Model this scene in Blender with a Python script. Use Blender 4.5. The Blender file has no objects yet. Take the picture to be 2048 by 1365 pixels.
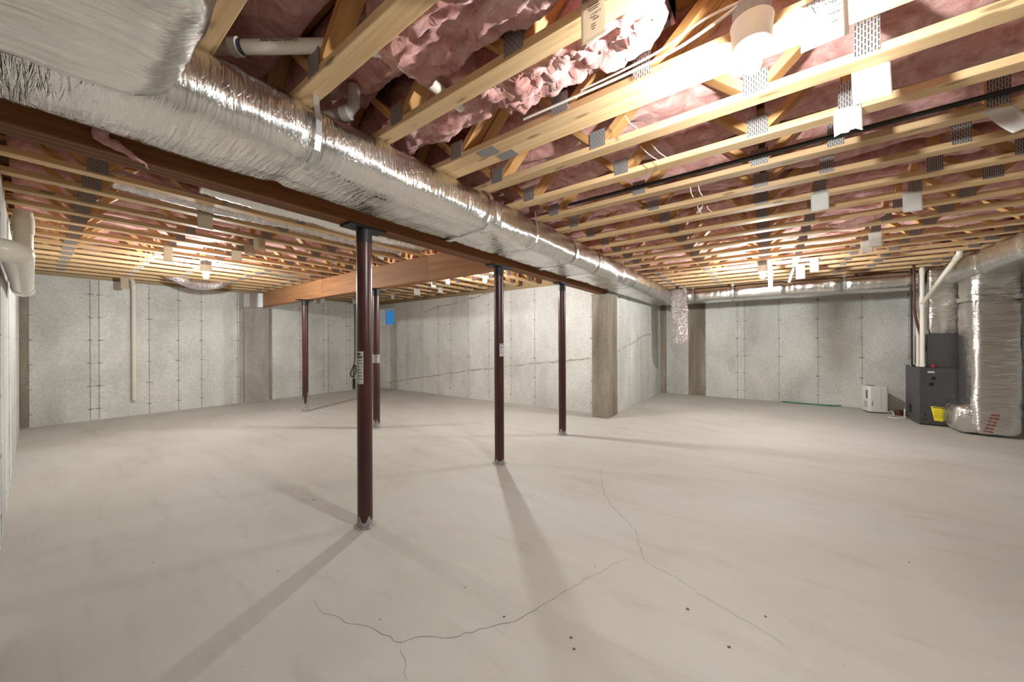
import bpy, math, random
from mathutils import Matrix, Vector, noise, Euler

sc = bpy.context.scene
COL = sc.collection

# ------------------------------------------------------------------ camera
FPX, PCY, CAMH = 702.82, 684.59, 1.286
YAW, ROLL = math.radians(36.2425), math.radians(-0.236)
_F = Vector((math.cos(YAW), math.sin(YAW), 0))
_R0 = Vector((math.sin(YAW), -math.cos(YAW), 0))
_U0 = Vector((0, 0, 1))
_R = _R0 * math.cos(ROLL) + _U0 * math.sin(ROLL)
_U = _U0 * math.cos(ROLL) - _R0 * math.sin(ROLL)
cam_d = bpy.data.cameras.new('camera')
cam_d.sensor_width = 36.0
cam_d.lens = FPX / 2048 * 36.0
cam_d.shift_y = (PCY - 682.5) / 2048
cam_d.clip_start = 0.02
cam = bpy.data.objects.new('camera', cam_d)
COL.objects.link(cam)
m = Matrix.Identity(4)
for i in range(3):
    m[i][0], m[i][1], m[i][2] = _R[i], _U[i], -_F[i]
m[2][3] = CAMH
cam.matrix_world = m
sc.camera = cam

# ------------------------------------------------------------------ world, exposure
w = bpy.data.worlds.new('world'); sc.world = w
w.use_nodes = True
w.node_tree.nodes['Background'].inputs['Color'].default_value = (0.06, 0.30, 0.62, 1)
w.node_tree.nodes['Background'].inputs['Strength'].default_value = 0.6
sc.view_settings.view_transform = 'Standard'
sc.view_settings.look = 'None'
sc.view_settings.gamma = 1.0
sc.view_settings.use_curve_mapping = False
sc.view_settings.exposure = 0.22
BULB_STRENGTH = 2900.0
BULB_COLOR = (0.98, 0.99, 0.97, 1)
LAMPS = [(1.495, 0.047), (1.413, 6.25), (4.0, 3.43), (6.14, 0.078)]
LAMP_POWER = [0.8, 1.0, 1.0, 1.3]

# pixel helpers (a pixel gives a direction; the plane it meets gives the distance)
def ray(x, y):
    return _F + _R * ((x - 1024) / FPX) - _U * ((y - PCY) / FPX)
def atz(x, y, z=0.0):
    r = ray(x, y); t = (z - CAMH) / r.z
    return Vector((r.x * t, r.y * t, z))
def atx(x, y, X):
    r = ray(x, y); t = X / r.x
    return Vector((X, r.y * t, CAMH + r.z * t))
def aty(x, y, Y):
    r = ray(x, y); t = Y / r.y
    return Vector((r.x * t, Y, CAMH + r.z * t))

ZT = 2.413          # underside of the floor trusses
ZB = 2.094          # underside of the beams
TD = 0.406          # truss depth
ZS = ZT + TD        # underside of the subfloor

# ------------------------------------------------------------------ materials
def new_mat(name):
    mt = bpy.data.materials.new(name); mt.use_nodes = True
    nt = mt.node_tree
    return mt, nt, nt.nodes['Principled BSDF']
def node(nt, typ, **kw):
    n = nt.nodes.new(typ)
    for k, v in kw.items():
        if k.startswith('i_'):
            n.inputs[k[2:].replace('_', ' ')].default_value = v
        else:
            setattr(n, k, v)
    return n
def link(nt, a, ao, b, bi):
    nt.links.new(a.outputs[ao], b.inputs[bi])
def coords(nt, scale=(1, 1, 1), which='Object', rot=(0, 0, 0)):
    tc = node(nt, 'ShaderNodeTexCoord'); mp = node(nt, 'ShaderNodeMapping')
    mp.inputs['Scale'].default_value = scale
    mp.inputs['Rotation'].default_value = rot
    link(nt, tc, which, mp, 'Vector')
    return mp
def ramp(nt, stops):
    r = node(nt, 'ShaderNodeValToRGB')
    e = r.color_ramp.elements
    while len(e) < len(stops): e.new(0.5)
    for el, (p, c) in zip(e, stops):
        el.position = p
        el.color = c if len(c) == 4 else (*c, 1)
    return r
def mixc(nt, a, b, fac=None, typ='MIX', fv=0.5):
    mx = node(nt, 'ShaderNodeMix', data_type='RGBA', blend_type=typ)
    mx.inputs[0].default_value = fv
    for src, idx in ((a, 6), (b, 7)):
        if isinstance(src, tuple): mx.inputs[idx].default_value = src if len(src) == 4 else (*src, 1)
        else: nt.links.new(src, mx.inputs[idx])
    if fac is not None: nt.links.new(fac, mx.inputs[0])
    return mx.outputs[2]
def bump(nt, bs, height, strength=0.3, dist=0.01, prev=None):
    b = node(nt, 'ShaderNodeBump'); b.inputs['Strength'].default_value = strength
    b.inputs['Distance'].default_value = dist
    nt.links.new(height, b.inputs['Height'])
    if prev is not None: nt.links.new(prev, b.inputs['Normal'])
    nt.links.new(b.outputs['Normal'], bs.inputs['Normal'])
    return b.outputs['Normal']
def nz(nt, vec, scale, detail=4, rough=0.55, dist=0.0):
    n = node(nt, 'ShaderNodeTexNoise')
    n.inputs['Scale'].default_value = scale; n.inputs['Detail'].default_value = detail
    n.inputs['Roughness'].default_value = rough; n.inputs['Distortion'].default_value = dist
    if vec is not None: link(nt, vec, 'Vector', n, 'Vector')
    return n
M = {}
def plain(name, col, rough=0.5, metal=0.0, spec=0.5, noise_amt=0.0, nscale=20, bmp=0.0):
    mt, nt, bs = new_mat(name)
    bs.inputs['Roughness'].default_value = rough; bs.inputs['Metallic'].default_value = metal
    bs.inputs['Specular IOR Level'].default_value = spec
    c = (*col, 1)
    bs.inputs['Base Color'].default_value = c
    if noise_amt or bmp:
        n = nz(nt, coords(nt), nscale, 5)
        if noise_amt:
            lo = tuple(max(0, x * (1 - noise_amt)) for x in col); hi = tuple(min(1, x * (1 + noise_amt)) for x in col)
            r = ramp(nt, [(0.3, lo), (0.7, hi)]); link(nt, n, 'Fac', r, 'Fac')
            link(nt, r, 'Color', bs, 'Base Color')
        if bmp: bump(nt, bs, n.outputs['Fac'], bmp, 0.004)
    M[name] = mt
    return mt

def concrete(name, c0, c1, c2, stretch=(1, 1, 1), pit=0.5, speck=(0.16, 0.15, 0.14), rough=0.85):
    mt, nt, bs = new_mat(name)
    mp = coords(nt, stretch)
    oi = node(nt, 'ShaderNodeObjectInfo')
    n1 = nz(nt, mp, 1.3, 6, 0.6, 0.4); r1 = ramp(nt, [(0.32, c0), (0.52, c1), (0.7, c2)])
    link(nt, n1, 'Fac', r1, 'Fac')
    mp2 = coords(nt)
    n2 = nz(nt, mp2, 28, 5, 0.65); r2 = ramp(nt, [(0.35, (0.86, 0.86, 0.86)), (0.65, (1.06, 1.06, 1.06))])
    link(nt, n2, 'Fac', r2, 'Fac')
    col = mixc(nt, r1.outputs['Color'], r2.outputs['Color'], None, 'MULTIPLY', 1.0)
    # pits
    n3 = nz(nt, coords(nt, (1, 1, 2.6)), 34, 4, 0.7); r3 = ramp(nt, [(0.31 + 0.03 * pit, (1, 1, 1)), (0.38 + 0.03 * pit, (0, 0, 0))])
    link(nt, n3, 'Fac', r3, 'Fac')
    n4 = nz(nt, mp2, 2.2, 3); r4 = ramp(nt, [(0.45, (0, 0, 0)), (0.65, (1, 1, 1))]); link(nt, n4, 'Fac', r4, 'Fac')
    ml = node(nt, 'ShaderNodeMath', operation='MULTIPLY'); link(nt, r3, 'Color', ml, 0); link(nt, r4, 'Color', ml, 1)
    ml2 = node(nt, 'ShaderNodeMath', operation='MULTIPLY'); ml2.inputs[1].default_value = pit; link(nt, ml, 0, ml2, 0)
    col = mixc(nt, col, speck, ml2.outputs[0])
    # slight tone per piece
    rv = node(nt, 'ShaderNodeMapRange'); rv.inputs['To Min'].default_value = 0.9; rv.inputs['To Max'].default_value = 1.06
    link(nt, oi, 'Random', rv, 'Value')
    cc = node(nt, 'ShaderNodeCombineColor')
    for k in range(3): link(nt, rv, 'Result', cc, k)
    col = mixc(nt, col, cc.outputs[0], None, 'MULTIPLY', 1.0)
    nt.links.new(col, bs.inputs['Base Color'])
    bs.inputs['Roughness'].default_value = rough
    bs.inputs['Specular IOR Level'].default_value = 0.25
    bump(nt, bs, n2.outputs['Fac'], 0.25, 0.004)
    M[name] = mt
    return mt
concrete('concrete_wall', (0.50, 0.505, 0.48), (0.64, 0.645, 0.615), (0.72, 0.725, 0.695), (1, 1, 0.6), 0.9)
concrete('concrete_stained', (0.15, 0.122, 0.088), (0.28, 0.245, 0.19), (0.43, 0.395, 0.335), (1.6, 1.6, 0.35), 0.8, (0.5, 0.44, 0.33))
concrete('concrete_pier', (0.27, 0.255, 0.225), (0.37, 0.355, 0.32), (0.47, 0.45, 0.41), (1.4, 1.4, 0.4), 0.5)
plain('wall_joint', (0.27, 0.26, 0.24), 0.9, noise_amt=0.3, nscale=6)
plain('tie_mark', (0.25, 0.215, 0.18), 0.9, noise_amt=0.4, nscale=30)
plain('wall_line_tone', (0.40, 0.37, 0.31), 0.9, noise_amt=0.3, nscale=10)

def floor_mat():
    mt, nt, bs = new_mat('concrete_floor')
    mp = coords(nt, (1, 1, 1), 'Object', (0, 0, math.radians(-35)))
    st = coords(nt, (2.4, 0.45, 1), 'Object', (0, 0, math.radians(40)))
    n1 = nz(nt, mp, 0.55, 6, 0.6, 0.6)
    r1 = ramp(nt, [(0.3, (0.43, 0.422, 0.38)), (0.5, (0.495, 0.488, 0.446)), (0.7, (0.52, 0.524, 0.498))])
    link(nt, n1, 'Fac', r1, 'Fac')
    n2 = nz(nt, st, 2.6, 8, 0.65, 0.8)
    r2 = ramp(nt, [(0.28, (0.86, 0.845, 0.82)), (0.46, (0.98, 0.98, 0.975)), (0.7, (1.03, 1.03, 1.03))])
    link(nt, n2, 'Fac', r2, 'Fac')
    col = mixc(nt, r1.outputs['Color'], r2.outputs['Color'], None, 'MULTIPLY', 1.0)
    n3 = nz(nt, mp, 45, 4, 0.7); r3 = ramp(nt, [(0.27, (0.55, 0.52, 0.48)), (0.36, (1, 1, 1))])
    link(nt, n3, 'Fac', r3, 'Fac')
    col = mixc(nt, col, r3.outputs['Color'], None, 'MULTIPLY', 0.6)
    n4 = nz(nt, coords(nt, (1, 0.35, 1), 'Object', (0, 0, math.radians(25))), 0.8, 4, 0.6, 1.2)
    r4 = ramp(nt, [(0.60, (0, 0, 0)), (0.72, (1, 1, 1))]); link(nt, n4, 'Fac', r4, 'Fac')
    mlt = node(nt, 'ShaderNodeMath', operation='MULTIPLY'); mlt.inputs[1].default_value = 0.35; link(nt, r4, 'Color', mlt, 0)
    col = mixc(nt, col, (0.40, 0.33, 0.25), mlt.outputs[0])
    nt.links.new(col, bs.inputs['Base Color'])
    rr = node(nt, 'ShaderNodeMapRange'); rr.inputs['To Min'].default_value = 0.5; rr.inputs['To Max'].default_value = 0.75
    link(nt, n2, 'Fac', rr, 'Value'); link(nt, rr, 'Result', bs, 'Roughness')
    bs.inputs['Specular IOR Level'].default_value = 0.3
    bump(nt, bs, n2.outputs['Fac'], 0.12, 0.004)
    M['concrete_floor'] = mt
floor_mat()
plain('crack', (0.13, 0.12, 0.11), 0.9)

def wood(name, a, b, c, axis=0, gs=1.0, knots=True, rough=0.6, vary=0.16):
    mt, nt, bs = new_mat(name)
    s = [38 * gs, 38 * gs, 38 * gs]; s[axis] = 1.6 * gs
    oi = node(nt, 'ShaderNodeObjectInfo')
    tc = node(nt, 'ShaderNodeTexCoord')
    off = node(nt, 'ShaderNodeVectorMath', operation='ADD')
    sc_ = node(nt, 'ShaderNodeVectorMath', operation='SCALE'); sc_.inputs['Scale'].default_value = 37.0
    cx = node(nt, 'ShaderNodeCombineXYZ'); link(nt, oi, 'Random', cx, 0); link(nt, oi, 'Random', cx, 1)
    link(nt, cx, 0, sc_, 0); link(nt, tc, 'Object', off, 0); link(nt, sc_, 0, off, 1)
    mp = node(nt, 'ShaderNodeMapping'); mp.inputs['Scale'].default_value = s; link(nt, off, 0, mp, 'Vector')
    n1 = nz(nt, mp, 1.0, 6, 0.6, 0.5)
    r1 = ramp(nt, [(0.28, a), (0.5, b), (0.72, c)]); link(nt, n1, 'Fac', r1, 'Fac')
    col = r1.outputs['Color']
    if knots:
        ks = [9, 14, 14]; ks[axis] = 3.2
        if axis == 1: ks = [14, 3.2, 14]
        mk_ = node(nt, 'ShaderNodeMapping'); mk_.inputs['Scale'].default_value = ks; link(nt, off, 0, mk_, 'Vector')
        v = node(nt, 'ShaderNodeTexVoronoi'); link(nt, mk_, 'Vector', v, 'Vector'); v.inputs['Scale'].default_value = 1.0
        r2 = ramp(nt, [(0.10, (1, 1, 1)), (0.17, (0, 0, 0))]); link(nt, v, 'Distance', r2, 'Fac')
        ml = node(nt, 'ShaderNodeMath', operation='MULTIPLY'); ml.inputs[1].default_value = 0.7; link(nt, r2, 'Color', ml, 0)
        col = mixc(nt, col, tuple(x * 0.35 for x in a), ml.outputs[0])
    rv = node(nt, 'ShaderNodeMapRange'); rv.inputs['To Min'].default_value = 1 - vary; rv.inputs['To Max'].default_value = 1 + vary
    link(nt, oi, 'Random', rv, 'Value')
    cc = node(nt, 'ShaderNodeCombineColor')
    for k in range(3): link(nt, rv, 'Result', cc, k)
    col = mixc(nt, col, cc.outputs[0], None, 'MULTIPLY', 1.0)
    nt.links.new(col, bs.inputs['Base Color'])
    bs.inputs['Roughness'].default_value = rough
    bs.inputs['Specular IOR Level'].default_value = 0.3
    bump(nt, bs, n1.outputs['Fac'], 0.15, 0.003)
    M[name] = mt
wood('pine', (0.51, 0.325, 0.155), (0.61, 0.415, 0.22), (0.69, 0.505, 0.295))
wood('pine_web', (0.42, 0.215, 0.075), (0.50, 0.27, 0.10), (0.58, 0.34, 0.15))
wood('beam_red', (0.12, 0.036, 0.010), (0.185, 0.066, 0.018), (0.24, 0.095, 0.03), 0, 0.7, False)
wood('beam_tan', (0.29, 0.128, 0.055), (0.37, 0.178, 0.08), (0.45, 0.235, 0.11), 1, 0.6, False)
wood('subfloor', (0.26, 0.15, 0.075), (0.34, 0.20, 0.10), (0.42, 0.26, 0.14), 0, 0.25, False)
wood('sill_wood', (0.34, 0.24, 0.12), (0.42, 0.31, 0.17), (0.50, 0.38, 0.22), 0, 0.8, False)

def plate_mat():
    mt, nt, bs = new_mat('nail_plate')
    mp = coords(nt, (1, 1, 1))
    sp = node(nt, 'ShaderNodeSeparateXYZ'); link(nt, mp, 'Vector', sp, 0)
    cb = node(nt, 'ShaderNodeCombineXYZ'); link(nt, sp, 'Z', cb, 0); link(nt, sp, 'X', cb, 1)
    br = node(nt, 'ShaderNodeTexBrick')
    br.inputs['Scale'].default_value = 1.0
    br.inputs['Brick Width'].default_value = 0.026; br.inputs['Row Height'].default_value = 0.0095
    br.inputs['Mortar Size'].default_value = 0.0032; br.inputs['Mortar Smooth'].default_value = 0.1
    br.inputs['Color1'].default_value = (0.05, 0.045, 0.045, 1); br.inputs['Color2'].default_value = (0.10, 0.09, 0.085, 1)
    br.inputs['Mortar'].default_value = (0.40, 0.385, 0.38, 1)
    link(nt, cb, 0, br, 'Vector')
    link(nt, br, 'Color', bs, 'Base Color')
    bs.inputs['Metallic'].default_value = 0.55; bs.inputs['Roughness'].default_value = 0.45
    bump(nt, bs, br.outputs['Fac'], 0.5, 0.002)
    M['nail_plate'] = mt
plate_mat()

def pink_mat():
    mt, nt, bs = new_mat('insulation_pink')
    mp = coords(nt, (1, 1, 1))
    n1 = nz(nt, mp, 7, 8, 0.68, 1.3)
    r1 = ramp(nt, [(0.28, (0.40, 0.155, 0.135)), (0.45, (0.60, 0.295, 0.265)), (0.58, (0.72, 0.43, 0.395)), (0.72, (0.84, 0.62, 0.585))])
    link(nt, n1, 'Fac', r1, 'Fac')
    n2 = nz(nt, coords(nt, (30, 90, 60)), 1.2, 6, 0.7, 2.0)
    r2 = ramp(nt, [(0.3, (0.86, 0.84, 0.84)), (0.7, (1.06, 1.06, 1.06))]); link(nt, n2, 'Fac', r2, 'Fac')
    col = mixc(nt, r1.outputs['Color'], r2.outputs['Color'], None, 'MULTIPLY', 1.0)
    nt.links.new(col, bs.inputs['Base Color'])
    bs.inputs['Roughness'].default_value = 0.95
    bs.inputs['Specular IOR Level'].default_value = 0.05
    bs.inputs['Sheen Weight'].default_value = 0.25
    p = bump(nt, bs, n1.outputs['Fac'], 0.7, 0.03)
    bump(nt, bs, n2.outputs['Fac'], 0.4, 0.006, p)
    M['insulation_pink'] = mt
pink_mat()

def foil_mat(name, crumple=0.12, base=(0.80, 0.79, 0.765), rough=0.17, scrim=True, wscale=7.0, wr=(38, 3, 3), wst=0.26):
    mt, nt, bs = new_mat(name)
    bs.inputs['Base Color'].default_value = (*base, 1)
    bs.inputs['Metallic'].default_value = 1.0
    mp = coords(nt)
    n1 = nz(nt, mp, wscale, 4, 0.55, 0.8)
    p = bump(nt, bs, n1.outputs['Fac'], crumple, 0.04)
    n2 = nz(nt, coords(nt, wr), 1.0, 4, 0.6, 1.2)
    rw = ramp(nt, [(0.42, (0, 0, 0)), (0.62, (1, 1, 1))]); link(nt, n2, 'Fac', rw, 'Fac')
    p = bump(nt, bs, rw.outputs['Color'], wst, 0.012, p)
    rr = node(nt, 'ShaderNodeMapRange'); rr.inputs['To Min'].default_value = rough * 0.75; rr.inputs['To Max'].default_value = rough * 1.5
    link(nt, n1, 'Fac', rr, 'Value'); link(nt, rr, 'Result', bs, 'Roughness')
    if scrim:
        prev = p
        for ang in (0.7, -0.7):
            tc = node(nt, 'ShaderNodeTexCoord')
            vm = node(nt, 'ShaderNodeVectorMath', operation='DOT_PRODUCT')
            vm.inputs[1].default_value = (1.0, ang, -ang * 1.0)
            link(nt, tc, 'Object', vm, 0)
            pp = node(nt, 'ShaderNodeMath', operation='PINGPONG'); pp.inputs[1].default_value = 0.011
            link(nt, vm, 'Value', pp, 0)
            lt = node(nt, 'ShaderNodeMath', operation='LESS_THAN'); lt.inputs[1].default_value = 0.0008
            link(nt, pp, 0, lt, 0)
            prev = bump(nt, bs, lt.outputs[0], 0.25, 0.0015, prev)
    M[name] = mt
foil_mat('foil_wrap')
foil_mat('foil_wrap_y', wr=(4, 30, 4), wst=0.14)
foil_mat('foil_wrap_z', wr=(4, 4, 40), wst=0.35)
foil_mat('foil_crumpled', 0.9, (0.88, 0.84, 0.84), 0.14, False, 22, (30, 30, 30), .6)
foil_mat('foil_tape', 0.2, (0.8, 0.8, 0.8), 0.2, False, 14, (10, 10, 10), .1)
plain('galvanized', (0.55, 0.56, 0.57), 0.35, 0.9, noise_amt=0.12, nscale=14)

def column_mat():
    mt, nt, bs = new_mat('column_paint')
    mp = coords(nt, (3, 3, 0.8))
    n1 = nz(nt, mp, 3, 6, 0.6, 0.4)
    r1 = ramp(nt, [(0.3, (0.036, 0.010, 0.010)), (0.55, (0.062, 0.015, 0.013)), (0.8, (0.095, 0.032, 0.028))])
    link(nt, n1, 'Fac', r1, 'Fac')
    n2 = nz(nt, coords(nt), 60, 3, 0.6); r2 = ramp(nt, [(0.74, (0, 0, 0)), (0.78, (1, 1, 1))]); link(nt, n2, 'Fac', r2, 'Fac')
    col = mixc(nt, r1.outputs['Color'], (0.35, 0.30, 0.28), r2.outputs['Color'])
    nt.links.new(col, bs.inputs['Base Color'])
    bs.inputs['Roughness'].default_value = 0.34
    M['column_paint'] = mt
column_mat()
plain('black_steel', (0.018, 0.014, 0.016), 0.5, 0.3)
plain('cement_splash', (0.30, 0.29, 0.275), 0.9, noise_amt=0.4, nscale=30, bmp=0.5)
plain('pvc', (0.74, 0.70, 0.60), 0.32, noise_amt=0.05, nscale=5)
plain('pvc_grey', (0.40, 0.37, 0.35), 0.3, noise_amt=0.12, nscale=5)
plain('pipe_joint', (0.10, 0.09, 0.16), 0.4)
plain('rubber_black', (0.018, 0.017, 0.017), 0.55)
plain('copper_brown', (0.10, 0.035, 0.02), 0.45, 0.3)
plain('furnace_grey', (0.062, 0.060, 0.062), 0.42, 0.2, noise_amt=0.08, nscale=8)
plain('hole_black', (0.006, 0.006, 0.006), 0.9)
plain('plastic_white', (0.70, 0.69, 0.66), 0.4)
plain('plastic_seam', (0.12, 0.12, 0.12), 0.6)
plain('paper_white', (0.80, 0.79, 0.76), 0.8, noise_amt=0.04, nscale=10)
plain('paper_tan', (0.66, 0.55, 0.40), 0.8, noise_amt=0.06, nscale=10)
for nm_ in ('paper_white', 'paper_tan'):
    nt = M[nm_].node_tree; bs = nt.nodes['Principled BSDF']; out = nt.nodes['Material Output']
    tr = node(nt, 'ShaderNodeBsdfTranslucent'); tr.inputs['Color'].default_value = (0.8, 0.75, 0.65, 1) if nm_ == 'paper_tan' else (0.8, 0.8, 0.78, 1)
    ms = node(nt, 'ShaderNodeMixShader'); ms.inputs[0].default_value = 0.35
    link(nt, bs, 0, ms, 1); link(nt, tr, 0, ms, 2); link(nt, ms, 0, out, 'Surface')
plain('sticker_yellow', (0.85, 0.72, 0.02), 0.5)
plain('ink', (0.02, 0.02, 0.02), 0.7)
plain('ink_red', (0.28, 0.06, 0.03), 0.7)
plain('hose_green', (0.02, 0.22, 0.11), 0.4)
plain('cable_white', (0.75, 0.72, 0.66), 0.5)
plain('porcelain', (0.80, 0.79, 0.76), 0.25)
plain('box_grey', (0.22, 0.23, 0.25), 0.5)
plain('red_cap', (0.35, 0.02, 0.03), 0.4)
plain('vinyl_white', (0.86, 0.87, 0.88), 0.4)
plain('rust_debris', (0.16, 0.10, 0.06), 0.9)
def glass_mat():
    mt, nt, bs = new_mat('window_glass')
    bs.inputs['Base Color'].default_value = (0.75, 0.88, 1, 1)
    bs.inputs['Transmission Weight'].default_value = 1.0
    bs.inputs['Roughness'].default_value = 0.02; bs.inputs['IOR'].default_value = 1.1
    M['window_glass'] = mt
glass_mat()
def bulb_mat(i, k):
    mt, nt, bs = new_mat('bulb_glow_%d' % i)
    bs.inputs['Base Color'].default_value = (1, 1, 1, 1)
    bs.inputs['Emission Color'].default_value = BULB_COLOR
    bs.inputs['Emission Strength'].default_value = BULB_STRENGTH * k
    M['bulb_glow_%d' % i] = mt
for i, k in enumerate(LAMP_POWER): bulb_mat(i, k)

# ------------------------------------------------------------------ mesh helpers
class MB:
    def __init__(s): s.v = []; s.f = []
    def add(s, v, f):
        o = len(s.v); s.v += [tuple(p) for p in v]; s.f += [tuple(i + o for i in q) for q in f]; return s
    def box(s, x0, x1, y0, y1, z0, z1):
        v = [(x0, y0, z0), (x1, y0, z0), (x1, y1, z0), (x0, y1, z0), (x0, y0, z1), (x1, y0, z1), (x1, y1, z1), (x0, y1, z1)]
        return s.add(v, [(0, 3, 2, 1), (4, 5, 6, 7), (0, 1, 5, 4), (1, 2, 6, 5), (2, 3, 7, 6), (3, 0, 4, 7)])
    def bbox(s, x0, x1, y0, y1, z0, z1, b=0.004):
        # box with chamfered edges along its longest direction pairs
        L = (x1 - x0, y1 - y0, z1 - z0); ax = L.index(max(L))
        lo = (x0, y0, z0); hi = (x1, y1, z1)
        o = [i for i in range(3) if i != ax]
        a0, a1 = lo[o[0]], hi[o[0]]; c0, c1 = lo[o[1]], hi[o[1]]
        b = min(b, (a1 - a0) * .45, (c1 - c0) * .45)
        prof = [(a0 + b, c0), (a1 - b, c0), (a1, c0 + b), (a1, c1 - b), (a1 - b, c1), (a0 + b, c1), (a0, c1 - b), (a0, c0 + b)]
        v = []
        for t in (lo[ax], hi[ax]):
            for p in prof:
                q = [0, 0, 0]; q[ax] = t; q[o[0]] = p[0]; q[o[1]] = p[1]; v.append(q)
        f = [tuple(range(8)), tuple(range(15, 7, -1))]
        f += [(i, i + 8, (i + 1) % 8 + 8, (i + 1) % 8) for i in range(8)]
        return s.add(v, f)
    def tube(s, pts, r, n=12, caps=True):
        pts = [Vector(p) for p in pts]; rs = r if isinstance(r, (list, tuple)) else [r] * len(pts)
        v = []; f = []; prev = None
        for i, p in enumerate(pts):
            d = (pts[min(i + 1, len(pts) - 1)] - pts[max(i - 1, 0)])
            if d.length < 1e-9: d = Vector((0, 0, 1))
            d.normalize()
            if prev is None:
                a = d.orthogonal().normalized()
            else:
                a = prev - d * prev.dot(d)
                a = a.normalized() if a.length > 1e-6 else d.orthogonal().normalized()
            prev = a; b = d.cross(a)
            for k in range(n):
                t = 2 * math.pi * k / n
                v.append(p + (a * math.cos(t) + b * math.sin(t)) * rs[i])
        for i in range(len(pts) - 1):
            for k in range(n):
                f.append((i * n + k, i * n + (k + 1) % n, (i + 1) * n + (k + 1) % n, (i + 1) * n + k))
        if caps:
            f.append(tuple(range(n - 1, -1, -1))); o = (len(pts) - 1) * n; f.append(tuple(o + k for k in range(n)))
        return s.add(v, f)
    def lathe(s, prof, c=(0, 0, 0), n=24):
        v = []; f = []
        for (r, z) in prof:
            for k in range(n):
                t = 2 * math.pi * k / n; v.append((c[0] + r * math.cos(t), c[1] + r * math.sin(t), c[2] + z))
        for i in range(len(prof) - 1):
            for k in range(n):
                f.append((i * n + k, i * n + (k + 1) % n, (i + 1) * n + (k + 1) % n, (i + 1) * n + k))
        f.append(tuple(range(n - 1, -1, -1))); o = (len(prof) - 1) * n; f.append(tuple(o + k for k in range(n)))
        return s.add(v, f)
    def mesh(s, name, smooth=False, angle=None):
        me = bpy.data.meshes.new(name); me.from_pydata(s.v, [], s.f); me.update()
        if smooth:
            for p in me.polygons: p.use_smooth = True
            if angle: me.set_sharp_from_angle(angle=math.radians(angle))
        return me
def put(name, me, mat, parent=None, loc=(0, 0, 0), rot=(0, 0, 0)):
    o = bpy.data.objects.new(name, me); COL.objects.link(o)
    if mat is not None and not me.materials: me.materials.append(M[mat])
    o.location = loc; o.rotation_euler = rot
    if parent is not None: o.parent = parent
    return o
def part(name, mb, mat, parent=None, smooth=False, angle=40, loc=(0, 0, 0), rot=(0, 0, 0)):
    return put(name, mb.mesh(name, smooth, angle if smooth else None), mat, parent, loc, rot)
def wpart(name, mb, mat, parent, smooth=False, angle=40):
    """mesh given in world coordinates, parented to an unrotated thing"""
    L = Vector(parent.location) if parent.parent is None else Vector(parent.location) + Vector(parent.parent.location)
    mb.v = [tuple(Vector(p) - L) for p in mb.v]
    return part(name, mb, mat, parent, smooth, angle)
def thing(name, label, cat, loc=(0, 0, 0), rotz=0, group=None):
    o = bpy.data.objects.new(name, None); COL.objects.link(o); o.empty_display_size = 0.1
    o.location = loc; o.rotation_euler = (0, 0, rotz)
    return tag(o, label, cat, group)
def tag(o, label, cat, group=None):
    o['label'] = label; o['category'] = cat
    if group: o['group'] = group
    return o
def struct(o, label=None):
    o['kind'] = 'structure'
    if label: o['label'] = label
    return o
def arc(c, r, a0, a1, u, v, n=8):
    u = Vector(u); v = Vector(v); c = Vector(c)
    return [c + u * (r * math.cos(a0 + (a1 - a0) * i / n)) + v * (r * math.sin(a0 + (a1 - a0) * i / n)) for i in range(n + 1)]
def smoothpath(pts, sub=6):
    P = [Vector(p) for p in pts]; out = []
    for i in range(len(P) - 1):
        p0 = P[max(i - 1, 0)]; p1 = P[i]; p2 = P[i + 1]; p3 = P[min(i + 2, len(P) - 1)]
        for k in range(sub):
            t = k / sub
            out.append(0.5 * ((2 * p1) + (p2 - p0) * t + (2 * p0 - 5 * p1 + 4 * p2 - p3) * t * t + (3 * p1 - p0 - 3 * p2 + p3) * t ** 3))
    out.append(P[-1]); return out
_dg = [None]
def text_mesh(body, size, extrude=0.0004):
    cu = bpy.data.curves.new('lettering', 'FONT'); cu.body = body; cu.size = size; cu.extrude = extrude
    cu.align_x = 'CENTER'; cu.align_y = 'CENTER'; cu.resolution_u = 3
    ob = bpy.data.objects.new('lettering', cu); COL.objects.link(ob)
    dg = bpy.context.evaluated_depsgraph_get(); dg.update()
    me = bpy.data.meshes.new_from_object(ob.evaluated_get(dg))
    bpy.data.objects.remove(ob); bpy.data.curves.remove(cu)
    me.materials.clear()
    return me

# ================================================================== THE SETTING
XL, YBL, XB, YJ, XR = -0.129, 9.18, 5.93, 2.2286, 9.3585
XW, YW = -2.4, -4.5           # walls behind the camera
YLEND = 2.62                  # where the left wall steps back
TH = 0.22
WT = 2.37                     # top of the concrete

fl = part('floor', MB().box(XW - TH, XR + TH, YW - TH, YBL + TH, -0.12, 0.0), 'concrete_floor'); struct(fl, 'pale grey concrete slab floor with hairline cracks')
random.seed(3)
def crack(pix, wpx=0.0022):
    P = [atz(x, y) for x, y in pix]
    Q = []
    for i in range(len(P) - 1):
        n = max(2, int((P[i + 1] - P[i]).length / 0.03))
        for k in range(n):
            t = k / n; p = P[i].lerp(P[i + 1], t)
            Q.append(p + Vector((random.uniform(-.008, .008), random.uniform(-.008, .008), 0)))
    Q.append(P[-1])
    b = MB(); v = []; f = []
    for i, p in enumerate(Q):
        d = (Q[min(i + 1, len(Q) - 1)] - Q[max(i - 1, 0)]).normalized(); nrm = Vector((-d.y, d.x, 0))
        e = wpx * (0.25 + 0.75 * math.sin(math.pi * (i + .3) / len(Q))) * random.uniform(.6, 1.2)
        for sgn in (1, -1): v.append(p + nrm * e * sgn * .5 + Vector((0, 0, .0006)))
    for i in range(len(Q) - 1): f.append((2 * i, 2 * i + 1, 2 * i + 3, 2 * i + 2))
    b.add(v, f); part('floor_crack', b, 'crack', fl)
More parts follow.
